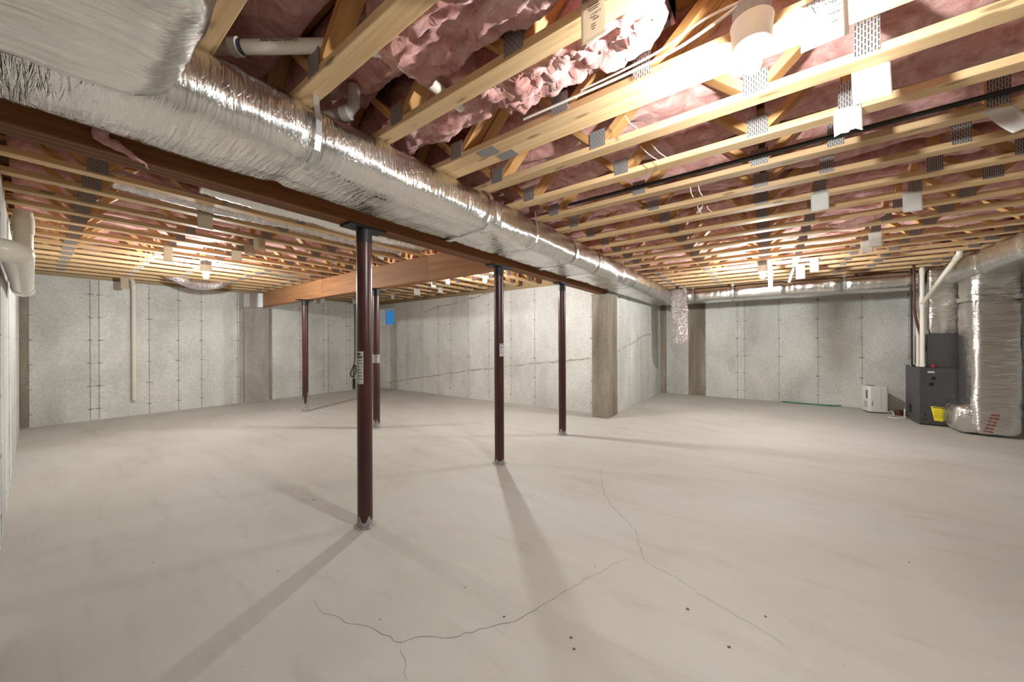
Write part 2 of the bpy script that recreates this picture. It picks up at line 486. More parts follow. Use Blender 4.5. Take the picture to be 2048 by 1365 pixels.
crack([(1240, 905), (1200, 940), (1207, 985), (1225, 1015), (1270, 1060), (1285, 1112), (1290, 1125), (1350, 1155), (1400, 1190), (1460, 1225), (1530, 1265), (1600, 1312)], .003)
crack([(628, 1200), (640, 1222), (700, 1248), (755, 1260), (800, 1287), (835, 1275), (900, 1278), (975, 1255), (1030, 1243), (1080, 1215), (1150, 1172), (1230, 1128), (1285, 1112)], .0028)
crack([(800, 1287), (808, 1320), (815, 1360)], .0015)
for (px, py, s) in [(1148, 951, .008), (1375, 1219, .009), (1531, 1234, .007), (1458, 1295, .009), (1404, 1073, .006), (1142, 1276, .008), (556, 1143, .006), (628, 1000, .011), (531, 1010, .006), (1148, 1299, .008), (760, 1240, .005), (1008, 1234, .008), (1818, 1125, .006), (306, 1126, .005), (930, 1176, .005), (1190, 1136, .005)]:
    p = atz(px, py); random.seed(px)
    b = MB(); b.lathe([(s * .6, 0), (s * .75, s * .15), (s * .3, s * .35)], (p.x, p.y, 0), 6)
    b.v = [(x + random.uniform(-.3, .3) * s, y + random.uniform(-.3, .3) * s, z) for x, y, z in b.v]
    g = part('grit_crumb', b, 'rust_debris'); tag(g, 'dark crumb of grit lying on the bare concrete floor', 'grit', 'crumbs of grit on the floor')

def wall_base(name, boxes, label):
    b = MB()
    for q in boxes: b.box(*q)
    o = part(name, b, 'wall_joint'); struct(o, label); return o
# each wall: core + proud form panels as parts
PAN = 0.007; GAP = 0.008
def panels(wall, axis, fixed, sgn, joints, dark=(), z0=0.0, z1=WT, holes=(), seed=1, ties=True, seam=None, GAP=GAP):
    """axis: 'X' or 'Y' = direction the joints run along; fixed = the face plane; sgn = direction towards the room"""
    rnd = random.Random(seed)
    tm = MB()
    for i in range(len(joints) - 1):
        a, c = sorted((joints[i], joints[i + 1]))
        spans = [(z0, z1)]
        for (h0, h1, hz0, hz1) in holes:
            if c > h0 + .02 and a < h1 - .02: spans = [(z0, hz0), (hz1, z1)]
        for (s0, s1) in spans:
            if s1 - s0 < .03: continue
            pr = PAN + rnd.uniform(-.0015, .0025)
            b = MB(); f0, f1 = sorted((fixed, fixed + sgn * pr))
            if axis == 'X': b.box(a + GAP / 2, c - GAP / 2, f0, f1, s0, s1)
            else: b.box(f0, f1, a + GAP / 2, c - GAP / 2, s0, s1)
            part('concrete_panel', b, 'concrete_stained' if i in dark else 'concrete_wall', wall)
        if ties and i > 0:
            for k in range(6):
                z = 0.19 + .385 * k
                if any(joints[i] > h[0] and joints[i] < h[1] and h[2] < z < h[3] for h in holes): continue
                for side in (-1, 1):
                    u0 = joints[i] + side * .004; L = rnd.uniform(.02, .055); hh = rnd.uniform(.006, .012)
                    f = fixed + sgn * (PAN + .0036)
                    pl = [(u0, z - hh), (u0 + side * L * .5, z - hh * .7), (u0 + side * L, z), (u0 + side * L * .5, z + hh * .6), (u0, z + hh)]
                    v = [(u, f, zz) if axis == 'X' else (f, u, zz) for u, zz in pl]
                    tm.add(v, [tuple(range(5))])
    if tm.v:
        o = part('form_tie_mark', tm, 'tie_mark', wall); o['kind'] = 'stuff'

wl = wall_base('wall_left', [(XL - TH, XL, YLEND, YBL + TH, 0, WT)], 'poured concrete wall with close vertical form seams')
lj = [YLEND]; rl = random.Random(5)
while lj[-1] < 8.9: lj.append(lj[-1] + rl.choice((.30, .60, .36)))
lj = [y for y in lj if y < 9.0] + [YBL]
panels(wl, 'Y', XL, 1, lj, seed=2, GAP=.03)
wb = wall_base('wall_back', [(XL - TH, XB + TH, YBL, YBL + TH, 0, WT)], 'poured concrete end wall with a stained pier below the tan beam')
blj = [XL, -.038, .568, .666, 1.262, 1.66, 2.0, 2.591, 3.20, 3.831, 4.387, 4.501, 4.992, 5.075, 5.62, XB]
panels(wb, 'X', YBL, -1, blj, dark=(0,), seed=3)
b = MB().bbox(2.70, 3.17, YBL - .045, YBL, 0, ZB - .02, .01)
part('pier', b, 'concrete_pier', wb)
b = MB().bbox(2.62, 2.695, YBL - .02, YBL, 0, WT, .008); part('pier_edge', b, 'concrete_pier', wb)
b = MB().bbox(3.175, 3.235, YBL - .018, YBL, 0, ZB - .02, .006); part('pier_edge', b, 'concrete_stained', wb)

WIN = (8.363, 9.10, 1.775, 2.25)
wm = wall_base('wall_middle', [(XB, XB + TH, YJ, WIN[0], 0, WT), (XB, XB + TH, WIN[1], YBL, 0, WT), (XB, XB + TH, WIN[0], WIN[1], 0, WIN[2]), (XB, XB + TH, WIN[0], WIN[1], WIN[3], WT)],
               'poured concrete wall with a wavy cold seam and a small window')
bxj = [YBL, 9.10, 8.759, 8.363, 7.794, 7.183, 6.6, 6.178, 5.573, 4.975, 4.374, 3.778, 3.194, 2.559, YJ]
panels(wm, 'Y', XB, -1, bxj, seed=4, holes=[WIN])
b = MB().bbox(5.66, XB + TH, 2.18, 2.45, 0, ZB, .012); part('pier', b, 'concrete_stained', wm)
b = MB().box(5.74, XB + TH, 2.18, 2.45, ZB, WT); part('pier_top', b, 'concrete_pier', wm)
def wavy_line(wall, fn_pts, fixed, axis, sgn, wid):
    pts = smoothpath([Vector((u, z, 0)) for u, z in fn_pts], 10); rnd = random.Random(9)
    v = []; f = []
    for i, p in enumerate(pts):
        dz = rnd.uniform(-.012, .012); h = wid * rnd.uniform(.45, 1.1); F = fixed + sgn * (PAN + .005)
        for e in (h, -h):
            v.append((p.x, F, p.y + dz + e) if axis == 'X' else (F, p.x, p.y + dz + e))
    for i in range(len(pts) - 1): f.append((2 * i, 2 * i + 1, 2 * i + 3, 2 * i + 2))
    part('wall_line', MB().add(v, f), 'wall_line_tone', wall)
wavy_line(wm, [(atx(x, y, XB).y, atx(x, y, XB).z) for x, y in [(775, 766), (830, 757), (880, 750), (940, 741), (990, 737), (1050, 729), (1110, 724), (1180, 717)]], XB, 'Y', -1, .018)  # cold seam along the wall
wavy_line(wm, [(atx(x, y, XB).y, atx(x, y, XB).z) for x, y in [(850, 625), (880, 613), (905, 609), (940, 598), (985, 585)]], XB, 'Y', -1, .016)  # shorter darker wavy line, higher on the same wall
wj = wall_base('wall_jog', [(XB, XR + TH, YJ, YJ + TH, 0, WT)], 'short poured concrete return wall below the foil duct')
panels(wj, 'X', YJ, -1, [XB, 6.359, 6.928, 7.513, 7.69, 8.306, 8.916, XR], seed=6)
wavy_line(wj, [(aty(x, y, YJ).x, aty(x, y, YJ).z) for x, y in [(1222, 716), (1236, 702), (1252, 692), (1270, 683), (1282, 674), (1300, 668)]], YJ, 'X', -1, .02)  # cold seam on the return wall
wr = wall_base('wall_right', [(XR, XR + TH, YW - TH, YJ + TH, 0, WT)], 'poured concrete wall with one brown stained panel beside the furnace')
panels(wr, 'Y', XR, -1, [YJ, 2.08, 1.579, 1.217, .582, .451, -.16, -.786, -1.422, -2.03, -2.64, -3.25, -3.86, YW], dark=(0, 2), seed=7)
wf = wall_base('wall_front', [(XW - TH, XR + TH, YW - TH, YW, 0, WT)], 'poured concrete wall behind the camera')
panels(wf, 'X', YW, 1, [XW + .61 * k for k in range(19)] + [XR], seed=8, ties=False)
wh = wall_base('wall_rear', [(XW - TH, XW, YW - TH, YLEND + TH, 0, WT), (XW, XL, YLEND, YLEND + TH, 0, WT)], 'poured concrete wall behind the camera with a step')
panels(wh, 'Y', XW, 1, [YW + .61 * k for k in range(11)] + [YLEND], seed=10, ties=False)
# sill plates and rim joists close the gap between concrete and subfloor
def rim(name, x0, x1, y0, y1):
    o = part(name, MB().box(x0, x1, y0, y1, WT, ZS), 'sill_wood'); struct(o, 'wooden rim joist on top of the concrete wall'); return o
rim('trim_1', XL - TH, XL - .02, YLEND, YBL + TH)
rim('trim_2', XL - TH, XB + TH, YBL + .02, YBL + TH)
rim('trim_3', XB + .06, XB + TH, YJ + .10, YBL + .02)
rim('trim_4', XB + .06, XR + TH, YJ + .14, YJ + TH)
rim('trim_5', XR + .02, XR + TH, YW - TH, YJ + .14)
rim('trim_6', XW - TH, XR + .02, YW - TH, YW - .02)
rim('trim_7', XW - TH, XW - .02, YW - .02, YLEND + TH)
rim('trim_8', XW - .02, XL - TH, YLEND + .10, YLEND + TH)
cl = part('ceiling', MB().box(XW - TH, XR + TH, YW - TH, YBL + TH, ZS, ZS + .02), 'subfloor'); struct(cl, 'underside of the plywood subfloor above the trusses')

# window
wo = part('window_1', MB().box(XB + .17, XB + .20, WIN[0], WIN[1], WIN[2], WIN[2] + .035).box(XB + .17, XB + .20, WIN[0], WIN[1], WIN[3] - .05, WIN[3])
          .box(XB + .17, XB + .20, WIN[0], WIN[0] + .04, WIN[2], WIN[3]).box(XB + .17, XB + .20, WIN[1] - .04, WIN[1], WIN[2], WIN[3]), 'vinyl_white')
struct(wo, 'small white basement slider window with blue daylight')
part('pane', MB().box(XB + .182, XB + .186, WIN[0] + .035, WIN[1] - .035, WIN[2] + .03, WIN[3] - .045), 'window_glass', wo)
part('mullion', MB().box(XB + .165, XB + .195, 8.60, 8.635, WIN[2] + .03, WIN[3] - .045), 'vinyl_white', wo)
part('reveal', MB().box(XB + .002, XB + TH, WIN[1] - .012, WIN[1], WIN[2], WIN[3]).box(XB + .002, XB + TH, WIN[0], WIN[1], WIN[2], WIN[2] + .01).box(XB + .002, XB + TH, WIN[0], WIN[1], WIN[3] - .01, WIN[3]), 'vinyl_white', wo)

# ================================================================== LIGHTS (bare bulbs on lampholders)
def lamp(x, y, label, z, i):
    t = thing('ceiling_lamp', label, 'lamp', (x, y, z))
    part('junction_box', MB().lathe([(.054, .002), (.060, .004), (.060, .055), (.056, .058)], n=10), 'box_grey', t)
    part('lampholder', MB().lathe([(.030, -.108), (.036, -.106), (.050, -.094), (.060, -.075), (.063, -.012), (.066, -.006), (.064, .002)], n=30), 'porcelain', t, True, 50)
    prof = [(.012, -.176)] + [(.031 * math.cos(a), -.146 + .031 * math.sin(a)) for a in [math.radians(d) for d in range(-65, 31, 19)]] + [(.020, -.118), (.017, -.106)]
    part('bulb', MB().lathe(prof, n=14), 'bulb_glow_%d' % i, t, True)
LL = ['bright bare bulb on a white lampholder under the doubled trusses', 'bright bare bulb below the trusses near the hanging drain pipe',
      'bright bare bulb between two steel columns beyond the tan beam', 'bright bare bulb below the trusses near the long foil duct by the end wall']
for i, ((x, y), lb) in enumerate(zip(LAMPS, LL)): lamp(x, y, lb, ZT - .058 if i else 2.405, i)

# ================================================================== BEAMS AND COLUMNS
bm1 = thing('support_beam', 'long dark red laminated beam running beside the foil duct', 'beam', (XW, 2.307, ZB))
for k, (xa, xb_) in enumerate([(XW, -.9), (-.9, 4.36), (4.36, 5.73)]):
    for j in range(3):
        y0 = 2.2405 + .0443 * j
        wpart('ply', MB().bbox(xa + .002, xb_ - .002, y0, y0 + .0437, ZB, ZT - .002, .003), 'beam_red', bm1)
wpart('bolt', MB().tube([(1.52, 2.2405, 2.19), (1.50, 2.215, 2.185)], .006, 8), 'galvanized', bm1)
bm2 = thing('support_beam', 'tan laminated beam carrying the trusses, seated on the end wall pier', 'beam', (3.075, YBL, ZB))
for (ya, yb) in [(2.378, 3.55), (3.55, 6.35), (6.35, YBL - .03)]:
    for j in range(3):
        x0 = 3.01 + .0443 * j
        wpart('ply', MB().bbox(x0, x0 + .0437, ya + .002, yb - .002, ZB, ZT - .002, .003), 'beam_tan', bm2)
wpart('bearing_plate', MB().box(2.80, 3.006, YBL - .07, YBL - .05, ZB - .018, ZT - .02), 'galvanized', bm2)
wpart('bearing_plate', MB().box(2.995, 3.007, YBL - .20, YBL - .05, ZB - .01, ZT - .02), 'galvanized', bm2)

def column(x, y, label, sticker=None, splash=.12, seed=0):
    t = thing('steel_column', label, 'column', (x, y, 0), 0)
    r = .0505
    part('shaft', MB().lathe([(r, 0), (r, ZB - .016)], n=32), 'column_paint', t, True)
    part('collar', MB().lathe([(r + .002, ZB - .11), (r + .002, ZB - .016)], n=32), 'black_steel', t, True)
    part('cap_plate', MB().box(-.14, .14, -.062, .062, ZB - .016, ZB - .001), 'black_steel', t)
    rnd = random.Random(seed); n = 30
    v = []; f = []
    for k in range(n):
        a = 2 * math.pi * k / n
        hh = splash * (.45 + .9 * abs(noise.noise(Vector((math.cos(a) * 1.3 + seed, math.sin(a) * 1.3, 0)))) * 1.6)
        for rr, zz in ((r + .022 + .01 * rnd.random(), 0.0005), (r + .004, .012), (r + .0022, hh * .6), (r + .0006, hh)):
            v.append((rr * math.cos(a), rr * math.sin(a), zz))
    for k in range(n):
        for q in range(3): f.append((k * 4 + q, ((k + 1) % n) * 4 + q, ((k + 1) % n) * 4 + q + 1, k * 4 + q + 1))
    part('cement_collar', MB().add(v, f), 'cement_splash', t, True)
    if sticker:
        z0, z1, a0, a1, mt = sticker
        v = []; f = []; n = 6; rr = r + .0009
        for k in range(n + 1):
            a = a0 + (a1 - a0) * k / n
            v += [(rr * math.cos(a), rr * math.sin(a), z0), (rr * math.cos(a), rr * math.sin(a), z1)]
        for k in range(n): f.append((2 * k, 2 * k + 2, 2 * k + 3, 2 * k + 1))
        sk = part('label_sticker', MB().add(v, f), mt, t)
        b = MB()
        nl = 9 if z1 - z0 > .15 else 4
        for q in range(nl):
            zz = z1 - (z1 - z0) * (.08 + .86 * q / nl); hh = (z1 - z0) * (.035 if q < 2 else .012)
            for seg in range(4):
                if (q * 7 + seg * 3 + seed) % 5 == 0: continue
                t0 = .12 + seg * .2; t1 = t0 + .15
                vv = []
                for tt in (t0, t1):
                    a = a0 + (a1 - a0) * tt
                    vv += [((rr + .0004) * math.cos(a), (rr + .0004) * math.sin(a), zz - hh), ((rr + .0004) * math.cos(a), (rr + .0004) * math.sin(a), zz + hh)]
                b.add(vv, [(0, 2, 3, 1)])
        part('printed_text', b, 'ink', sk)
    return t
def face_ang(x, y, off):  # angle on the shaft that faces the camera, plus an offset
    return math.atan2(-y, -x) + math.radians(off)
c = (1.381, 2.30)
column(*c, 'dark red steel column with a tall white label, under the red beam', (1.0, 1.225, face_ang(*c, -72), face_ang(*c, -8), 'paper_white'), .075, 1)
c = (2.925, 2.315)
column(*c, 'dark red steel column with a small square label, where the two beams meet', (1.135, 1.27, face_ang(*c, 5), face_ang(*c, 80), 'paper_white'), .06, 2)
column(4.33, 2.315, 'dark red steel column without a label, below the joint of the red beam', None, .085, 3)
column(3.02, 7.02, 'dark red steel column with a long grey splash at its foot, under the tan beam', None, .30, 4)
c = (3.06, 4.78)
column(*c, 'dark red steel column with a plain white label, under the tan beam', (.98, 1.11, face_ang(*c, -85), face_ang(*c, 70), 'paper_white'), .11, 5)

# ================================================================== FLOOR TRUSSES
CW, CT = .086, .038
def box_between(p, q, th, wd):
    """bar from p to q in the local x-z plane, width along y"""
    d = Vector((q[0] - p[0], 0, q[1] - p[1])); L = d.length; d /= L
    n = Vector((-d.z, 0, d.x))
    v = []
    for t in (0, 1):
        base = Vector((p[0], 0, p[1])) + d * (L * t)
        for a, c_ in ((-1, -1), (1, -1), (1, 1), (-1, 1)):
            v.append(base + n * (a * th / 2) + Vector((0, c_ * wd / 2, 0)))
    return v, [(0, 1, 2, 3), (7, 6, 5, 4), (0, 4, 5, 1), (1, 5, 6, 2), (2, 6, 7, 3), (3, 7, 4, 0)]
def web_mesh(dx):
    # own origin at its foot so it can be shared: from (0, CT) to (dx, TD-CT)
    L = math.hypot(dx, TD - 2 * CT)
    v, f = box_between((0, 0), (L, 0), CT, CW - .006)
    me = MB().add(v, f).mesh('web'); me.materials.append(M['pine_web']); return me, math.atan2(TD - 2 * CT, dx)
_web = {}
def plate_mesh(wd, h):
    me = MB().box(-wd / 2, wd / 2, -.0012, .0012, 0, h).mesh('nail_plate'); me.materials.append(M['nail_plate']); return me
PL_A = plate_mesh(.094, .10); PL_B = plate_mesh(.074, .135); PL_T = plate_mesh(.11, .09)
_chord = {}
def truss(loc, rotz, L, diag, verts, plates, side, label, group, top_plates=(), cut=0.0):
    t = thing('floor_truss', label, 'truss', loc, rotz, group)
    key = (round(L, 3), round(cut, 3))
    if key not in _chord:
        b = MB().bbox(0, L, -CW / 2, CW / 2, 0, CT, .003)
        if cut: b.v = [(x - (cut * (1 - z / CT)) if x > L * .5 else x, y, z) for x, y, z in b.v]
        me = b.mesh('bottom_chord'); me.materials.append(M['pine'])
        me2 = MB().bbox(0, L, -CW / 2, CW / 2, TD - CT, TD, .003).mesh('top_chord'); me2.materials.append(M['pine_web'])
        _chord[key] = (me, me2)
    put('bottom_chord', _chord[key][0], None, t); put('top_chord', _chord[key][1], None, t)
    for (b0, t0) in diag:
        k = round(t0 - b0, 3)
        if k not in _web: _web[k] = web_mesh(k)
        me, a = _web[k]
        put('web', me, None, t, (b0, 0, CT), (0, -a, 0))
    for v in verts:
        if 0 not in _web:
            _web[0] = web_mesh(0.0)
        me, a = _web[0]
        put('web', me, None, t, (v, 0, CT), (0, -math.pi / 2, 0))
    for (u, kind) in plates:
        put('nail_plate', PL_A if kind == 'a' else PL_B, None, t, (u, side * (CW / 2 + .0016), .012))
    for u in top_plates:
        put('nail_plate', PL_T, None, t, (u, side * (CW / 2 + .0016), TD - .095))
    return t
# --- right bay: run along Y, bearing on the red beam / the short return wall
Y0 = YW + .02; LR = 2.36 - Y0
def u(y): return y - Y0
D_R = []
for bb, (t1, t2) in [(1.56, (1.94, 1.185)), (.81, (1.185, .43)), (.05, (.43, -.33)), (-1.27, (-.885, -1.65)), (-2.03, (-1.65, -2.4)), (-2.78, (-2.4, -3.15)), (-3.53, (-3.15, -3.9))]:
    D_R += [(u(bb) + .02, u(t1) - .01), (u(bb) - .02, u(t2) + .01)]
D_R += [(u(-4.2), u(-3.92)), (u(2.26), u(1.96))]
V_R = [u(-.315), u(-.90), u(2.33), u(-4.44)]
P_R = [(u(y), 'a') for y in (1.56, .81, .05, -1.27, -2.03, -2.78, -3.53)] + [(u(-.315), 'b'), (u(-.90), 'b'), (u(2.28), 'a')]
TP_R = [u(y) for y in (1.94, 1.185, .43, -.33, -.90, -1.65)]
GR = 'floor trusses above the furnace side of the room'
TX = []
ORD = ['first', 'second', 'third', 'fourth', 'fifth', 'sixth', 'seventh', 'eighth', 'ninth', 'tenth', 'eleventh', 'twelfth', 'thirteenth', 'fourteenth', 'fifteenth', 'sixteenth', 'seventeenth', 'eighteenth', 'nineteenth']
lab_r = 'pine floor truss crossing above the long foil duct'
specials = {-1: ('pine floor truss, nearer one of the doubled pair carrying the lamp', 1.603)}
for i in range(-10, 18):
    xc = 2.0035 + .4064 * i
    if i == -2: xc = 1.165
    if i == -3: xc = .752
    if xc > XR - .06 or xc < XW + .05: continue
    TX.append(xc)
    lb = ('%s pine floor truss beyond the doubled pair, toward the furnace wall' % ORD[i]) if i >= 0 else ('%s pine floor truss behind the strapped one, toward the rear wall' % ORD[-4 - i])
    if i == -1: lb = 'pine floor truss of the doubled pair, with a printed paper tag'
    if i == -2: lb = 'pine floor truss with a tan printed tag, above ragged pink insulation'
    if i == -3: lb = 'pine floor truss with a steel strap looped from it around the foil duct'
    sh = 0.0
    dg, vt, pl, tp = D_R, V_R, P_R, TP_R if -5 <= i <= 4 else ()
    if i == -1:
        dg = [(a + .0, b_) for a, b_ in D_R if not (u(-.4) < a < u(.2))] + [(u(.40), u(.03))]
        vt = [u(.44), u(-.15), u(2.33), u(-4.44)]
        pl = [(u(1.56), 'a'), (u(.84), 'a'), (u(.44), 'b'), (u(-.60), 'b')] + [q for q in P_R if q[0] < u(-1)]
    truss((xc, Y0, ZT), math.pi / 2, LR, dg, vt, pl, 1, lb, GR, tp)
    if i == -1:
        truss((xc + CW + .004, Y0, ZT), math.pi / 2, LR, dg, vt, [], 1, 'pine floor truss of the doubled pair, on its far side', None)
# splice plates across the doubled pair's undersides
b = MB().box(1.56, 1.64, 1.28, 1.40, ZT - .0014, ZT - .0002)
tag(part('splice_plate', b, 'nail_plate'), 'grey toothed plate under the nearer chord of the doubled trusses', 'plate')
b = MB().box(1.655, 1.73, 1.21, 1.33, ZT - .0014, ZT - .0002)
tag(part('splice_plate', b, 'nail_plate'), 'grey toothed plate under the farther chord of the doubled trusses', 'plate')

# --- left bay: run along X from the left wall over the tan beam to the middle wall
LA = 3.075 - (XL - .1) - .004; XA = XL - .1
GL = 'floor trusses between the left wall and the tan beam'
GM = 'floor trusses between the tan beam and the middle wall'
def ua(x): return x - XA
D_L = []
for bb, (t1, t2) in [(.26, (-.08, .60)), (1.52, (1.55, 1.88)), (2.22, (1.88, 2.56)), (2.90, (2.56, 3.03))]:
    D_L += [(ua(bb) - .02, ua(t1) + .01), (ua(bb) + .02, ua(t2) - .01)]
D_L += [(ua(.94), ua(.62))]
V_L = [ua(.98), ua(1.50), ua(3.04), ua(-.18)]
P_L = [(ua(.26), 'a'), (ua(.97), 'b'), (ua(1.52), 'b'), (ua(2.22), 'a'), (ua(2.90), 'a')]
LB = 2.66; XM = 3.079
D_M = []
for bb, (t1, t2) in [(.35, (.03, .70)), (1.05, (.70, 1.38)), (1.75, (1.38, 2.1)), (2.4, (2.1, 2.6))]:
    D_M += [(bb - .02, t1 + .01), (bb + .02, t2 - .01)]
P_M = [(x, 'a') for x in (.35, 1.05, 1.75, 2.4)]
TY = []
for i in range(-3, 14):
    yc = 3.6965 - CW / 2 + .4064 * i
    if yc > YBL - .05 or yc < 2.50: continue
    TY.append(yc)
    truss((XA, yc, ZT), 0, LA, D_L, V_L, P_L, -1, '%s pine floor truss from the red beam, between left wall and tan beam' % ORD[len(TY) - 1], GL, [ua(.60), ua(1.88)] if i < 5 else ())
    truss((XM, yc, ZT), 0, LB, D_M, [.04, 2.62], P_M, -1, '%s floor truss from the red beam with a cut end, beyond the tan beam' % ORD[len(TY) - 1], GM, (), .05)

# ================================================================== INSULATION
def batt_mesh(L, wd, seed, amp=.035, zb=.19, step=.055, nb=9, ragged=0.0, th=.20):
    """local x along the batt, z from the truss underside up"""
    nx = int(L / step); v = []; f = []; top = zb + th
    row = nb + 4
    for i in range(nx + 1):
        s = L * i / nx
        for j in range(nb):
            t = -1 + 2 * j / (nb - 1)
            q = Vector((s * 2.1, t * wd * 3.0, seed * 7.3))
            d = noise.noise(q) * amp + noise.noise(q * 2.7) * amp * .55 + noise.noise(q * 7.1) * amp * .22
            if ragged: d += ragged * (noise.noise(q * 4.3 + Vector((3, 1, 9))) + .6 * noise.noise(q * 11.0) + .35 * noise.noise(q * 23.0))
            e = abs(t) ** 4 * .05
            if ragged: e += .14 * max(0.0, 1 - s / .14) ** 2
            y = t * wd / 2
            if ragged: y += .02 * noise.noise(q * 6 + Vector((8, 8, 1)))
            v.append((s, y, min(zb + d + e, top - .02)))
        v += [(s, wd / 2, zb + .08 + .02 * noise.noise(Vector((s * 3, 5, seed)))), (s, wd / 2, top), (s, -wd / 2, top), (s, -wd / 2, zb + .08)]
    for i in range(nx):
        for j in range(row):
            a = i * row + j; b_ = i * row + (j + 1) % row
            f.append((a, b_, b_ + row, a + row))
    f.append(tuple(range(row - 1, -1, -1))); f.append(tuple(nx * row + k for k in range(row)))
    me = MB().add(v, f).mesh('insulation_batt', True); me.materials.append(M['insulation_pink']); return me
BV = [batt_mesh(2.22, .315, s, .05, .205) for s in range(5)]
BS = [batt_mesh(1.56, .315, s, .05, .215) for s in range(10, 14)]
GI = 'pink batts between the trusses'
rnd = random.Random(21); k = 0
xs = sorted(TX)
for a, c_ in zip(xs[:-1], xs[1:]):
    mid = (a + c_) / 2
    if abs(a - 1.5971) < .02: mid += .045
    for q in range(3):
        if q == 2 and .7 < a < 1.3: continue          # ragged custom batts stand here
        y0 = -4.46 + q * 2.26
        o = put('insulation_batt', BV[(k * 3 + q * 2) % 5], None, None, (mid, y0, ZT + rnd.uniform(-.02, .03)), (0, 0, math.pi / 2)); k += 1
        if abs(a - 1.5971) < .02: o.scale = (1, .72, 1)
        nb_ = int(round((a - 2.0035) / .4064))
        bay = 'just past the doubled pair' if nb_ < 0 and a > 1.4 else ('in the %s bay beyond the doubled trusses' % ORD[nb_ + 1]) if a > 1.9 else ('in the %s bay behind the strapped truss' % ORD[max(0, -4 - nb_)]) if a < .7 else 'between the strapped and doubled trusses' if a > 1 else 'beside the strapped truss'
        tag(o, 'pink batt ' + bay + ', ' + ('by the front wall', 'mid span', 'over the foil duct')[q], 'insulation', GI)
for a, c_ in zip(TY[:-1], TY[1:]):
    mid = (a + c_) / 2
    for q, (x0) in enumerate((-.10, 1.49, 3.12, 4.30)):
        o = put('insulation_batt', BS[(k + q) % 4], None, None, (x0, mid, ZT + rnd.uniform(-.02, .03)))
        if q == 3: o.scale = (.95, 1, 1)
        if q == 2: o.scale = (.74, 1, 1)
        k += 1
        tag(o, 'pink batt in the %s bay from the red beam, %s' % (ORD[TY.index(a)], ('by the left wall', 'left of the tan beam', 'just beyond the tan beam', 'by the middle wall')[q]), 'insulation', GI + ' on the left')
# ragged batts near the camera, sagging between the nearest trusses
def ragged(x, y0, y1, wd, seed, zb, amp, rg, label):
    me = batt_mesh(y1 - y0, wd, seed, amp, zb, .016, 22, rg, .36 - zb)
    o = put('insulation_batt', me, None, None, (x, y0, ZT), (0, 0, math.pi / 2)); tag(o, label, 'insulation'); return o
ragged(.958, .30, 1.30, .33, 31, .06, .06, .030, 'plump pink batt bulging down beside the tan printed tag')
ragged(.958, 1.34, 2.24, .33, 32, .205, .05, .03, 'crumpled pink batt tucked above the white pipe and strap')
ragged(1.372, .30, 1.10, .315, 33, .07, .05, .045, 'ragged pink batt with torn hanging edges beside the doubled trusses')
ragged(1.372, 1.11, 2.24, .315, 34, .12, .05, .03, 'torn pink batt above the foil duct beside the doubled trusses')
def wisp(name, pts, rs, label, n=9):
    P = smoothpath(pts, 5); R = []
    for i in range(len(P)):
        t = i / (len(P) - 1) * (len(rs) - 1); a = int(min(t, len(rs) - 2)); R.append(rs[a] + (rs[a + 1] - rs[a]) * (t - a))
    b = MB().tube(P, R, n)
    b.v = [tuple(Vector(p) + Vector((noise.noise(Vector(p) * 40), noise.noise(Vector(p) * 40 + Vector((9, 0, 0))), noise.noise(Vector(p) * 40 + Vector((0, 9, 0))))) * .012) for p in b.v]
    tag(part(name, b, 'insulation_pink', None, True), label, 'insulation')
wisp('insulation_wisp', [aty(200, 240, 2.215), aty(205, 275, 2.212), aty(240, 295, 2.215), aty(275, 318, 2.22), aty(300, 340, 2.225)], [.022, .026, .017, .009, .003], 'loose pink insulation wisp hanging on the red beam')
wisp('insulation_wisp', [atx(1655, 453, 4.15), atx(1690, 450, 4.15), atx(1730, 440, 4.15), atx(1770, 428, 4.15)], [.01, .03, .03, .008], 'loose pink insulation tuft hanging below the furnace side trusses')

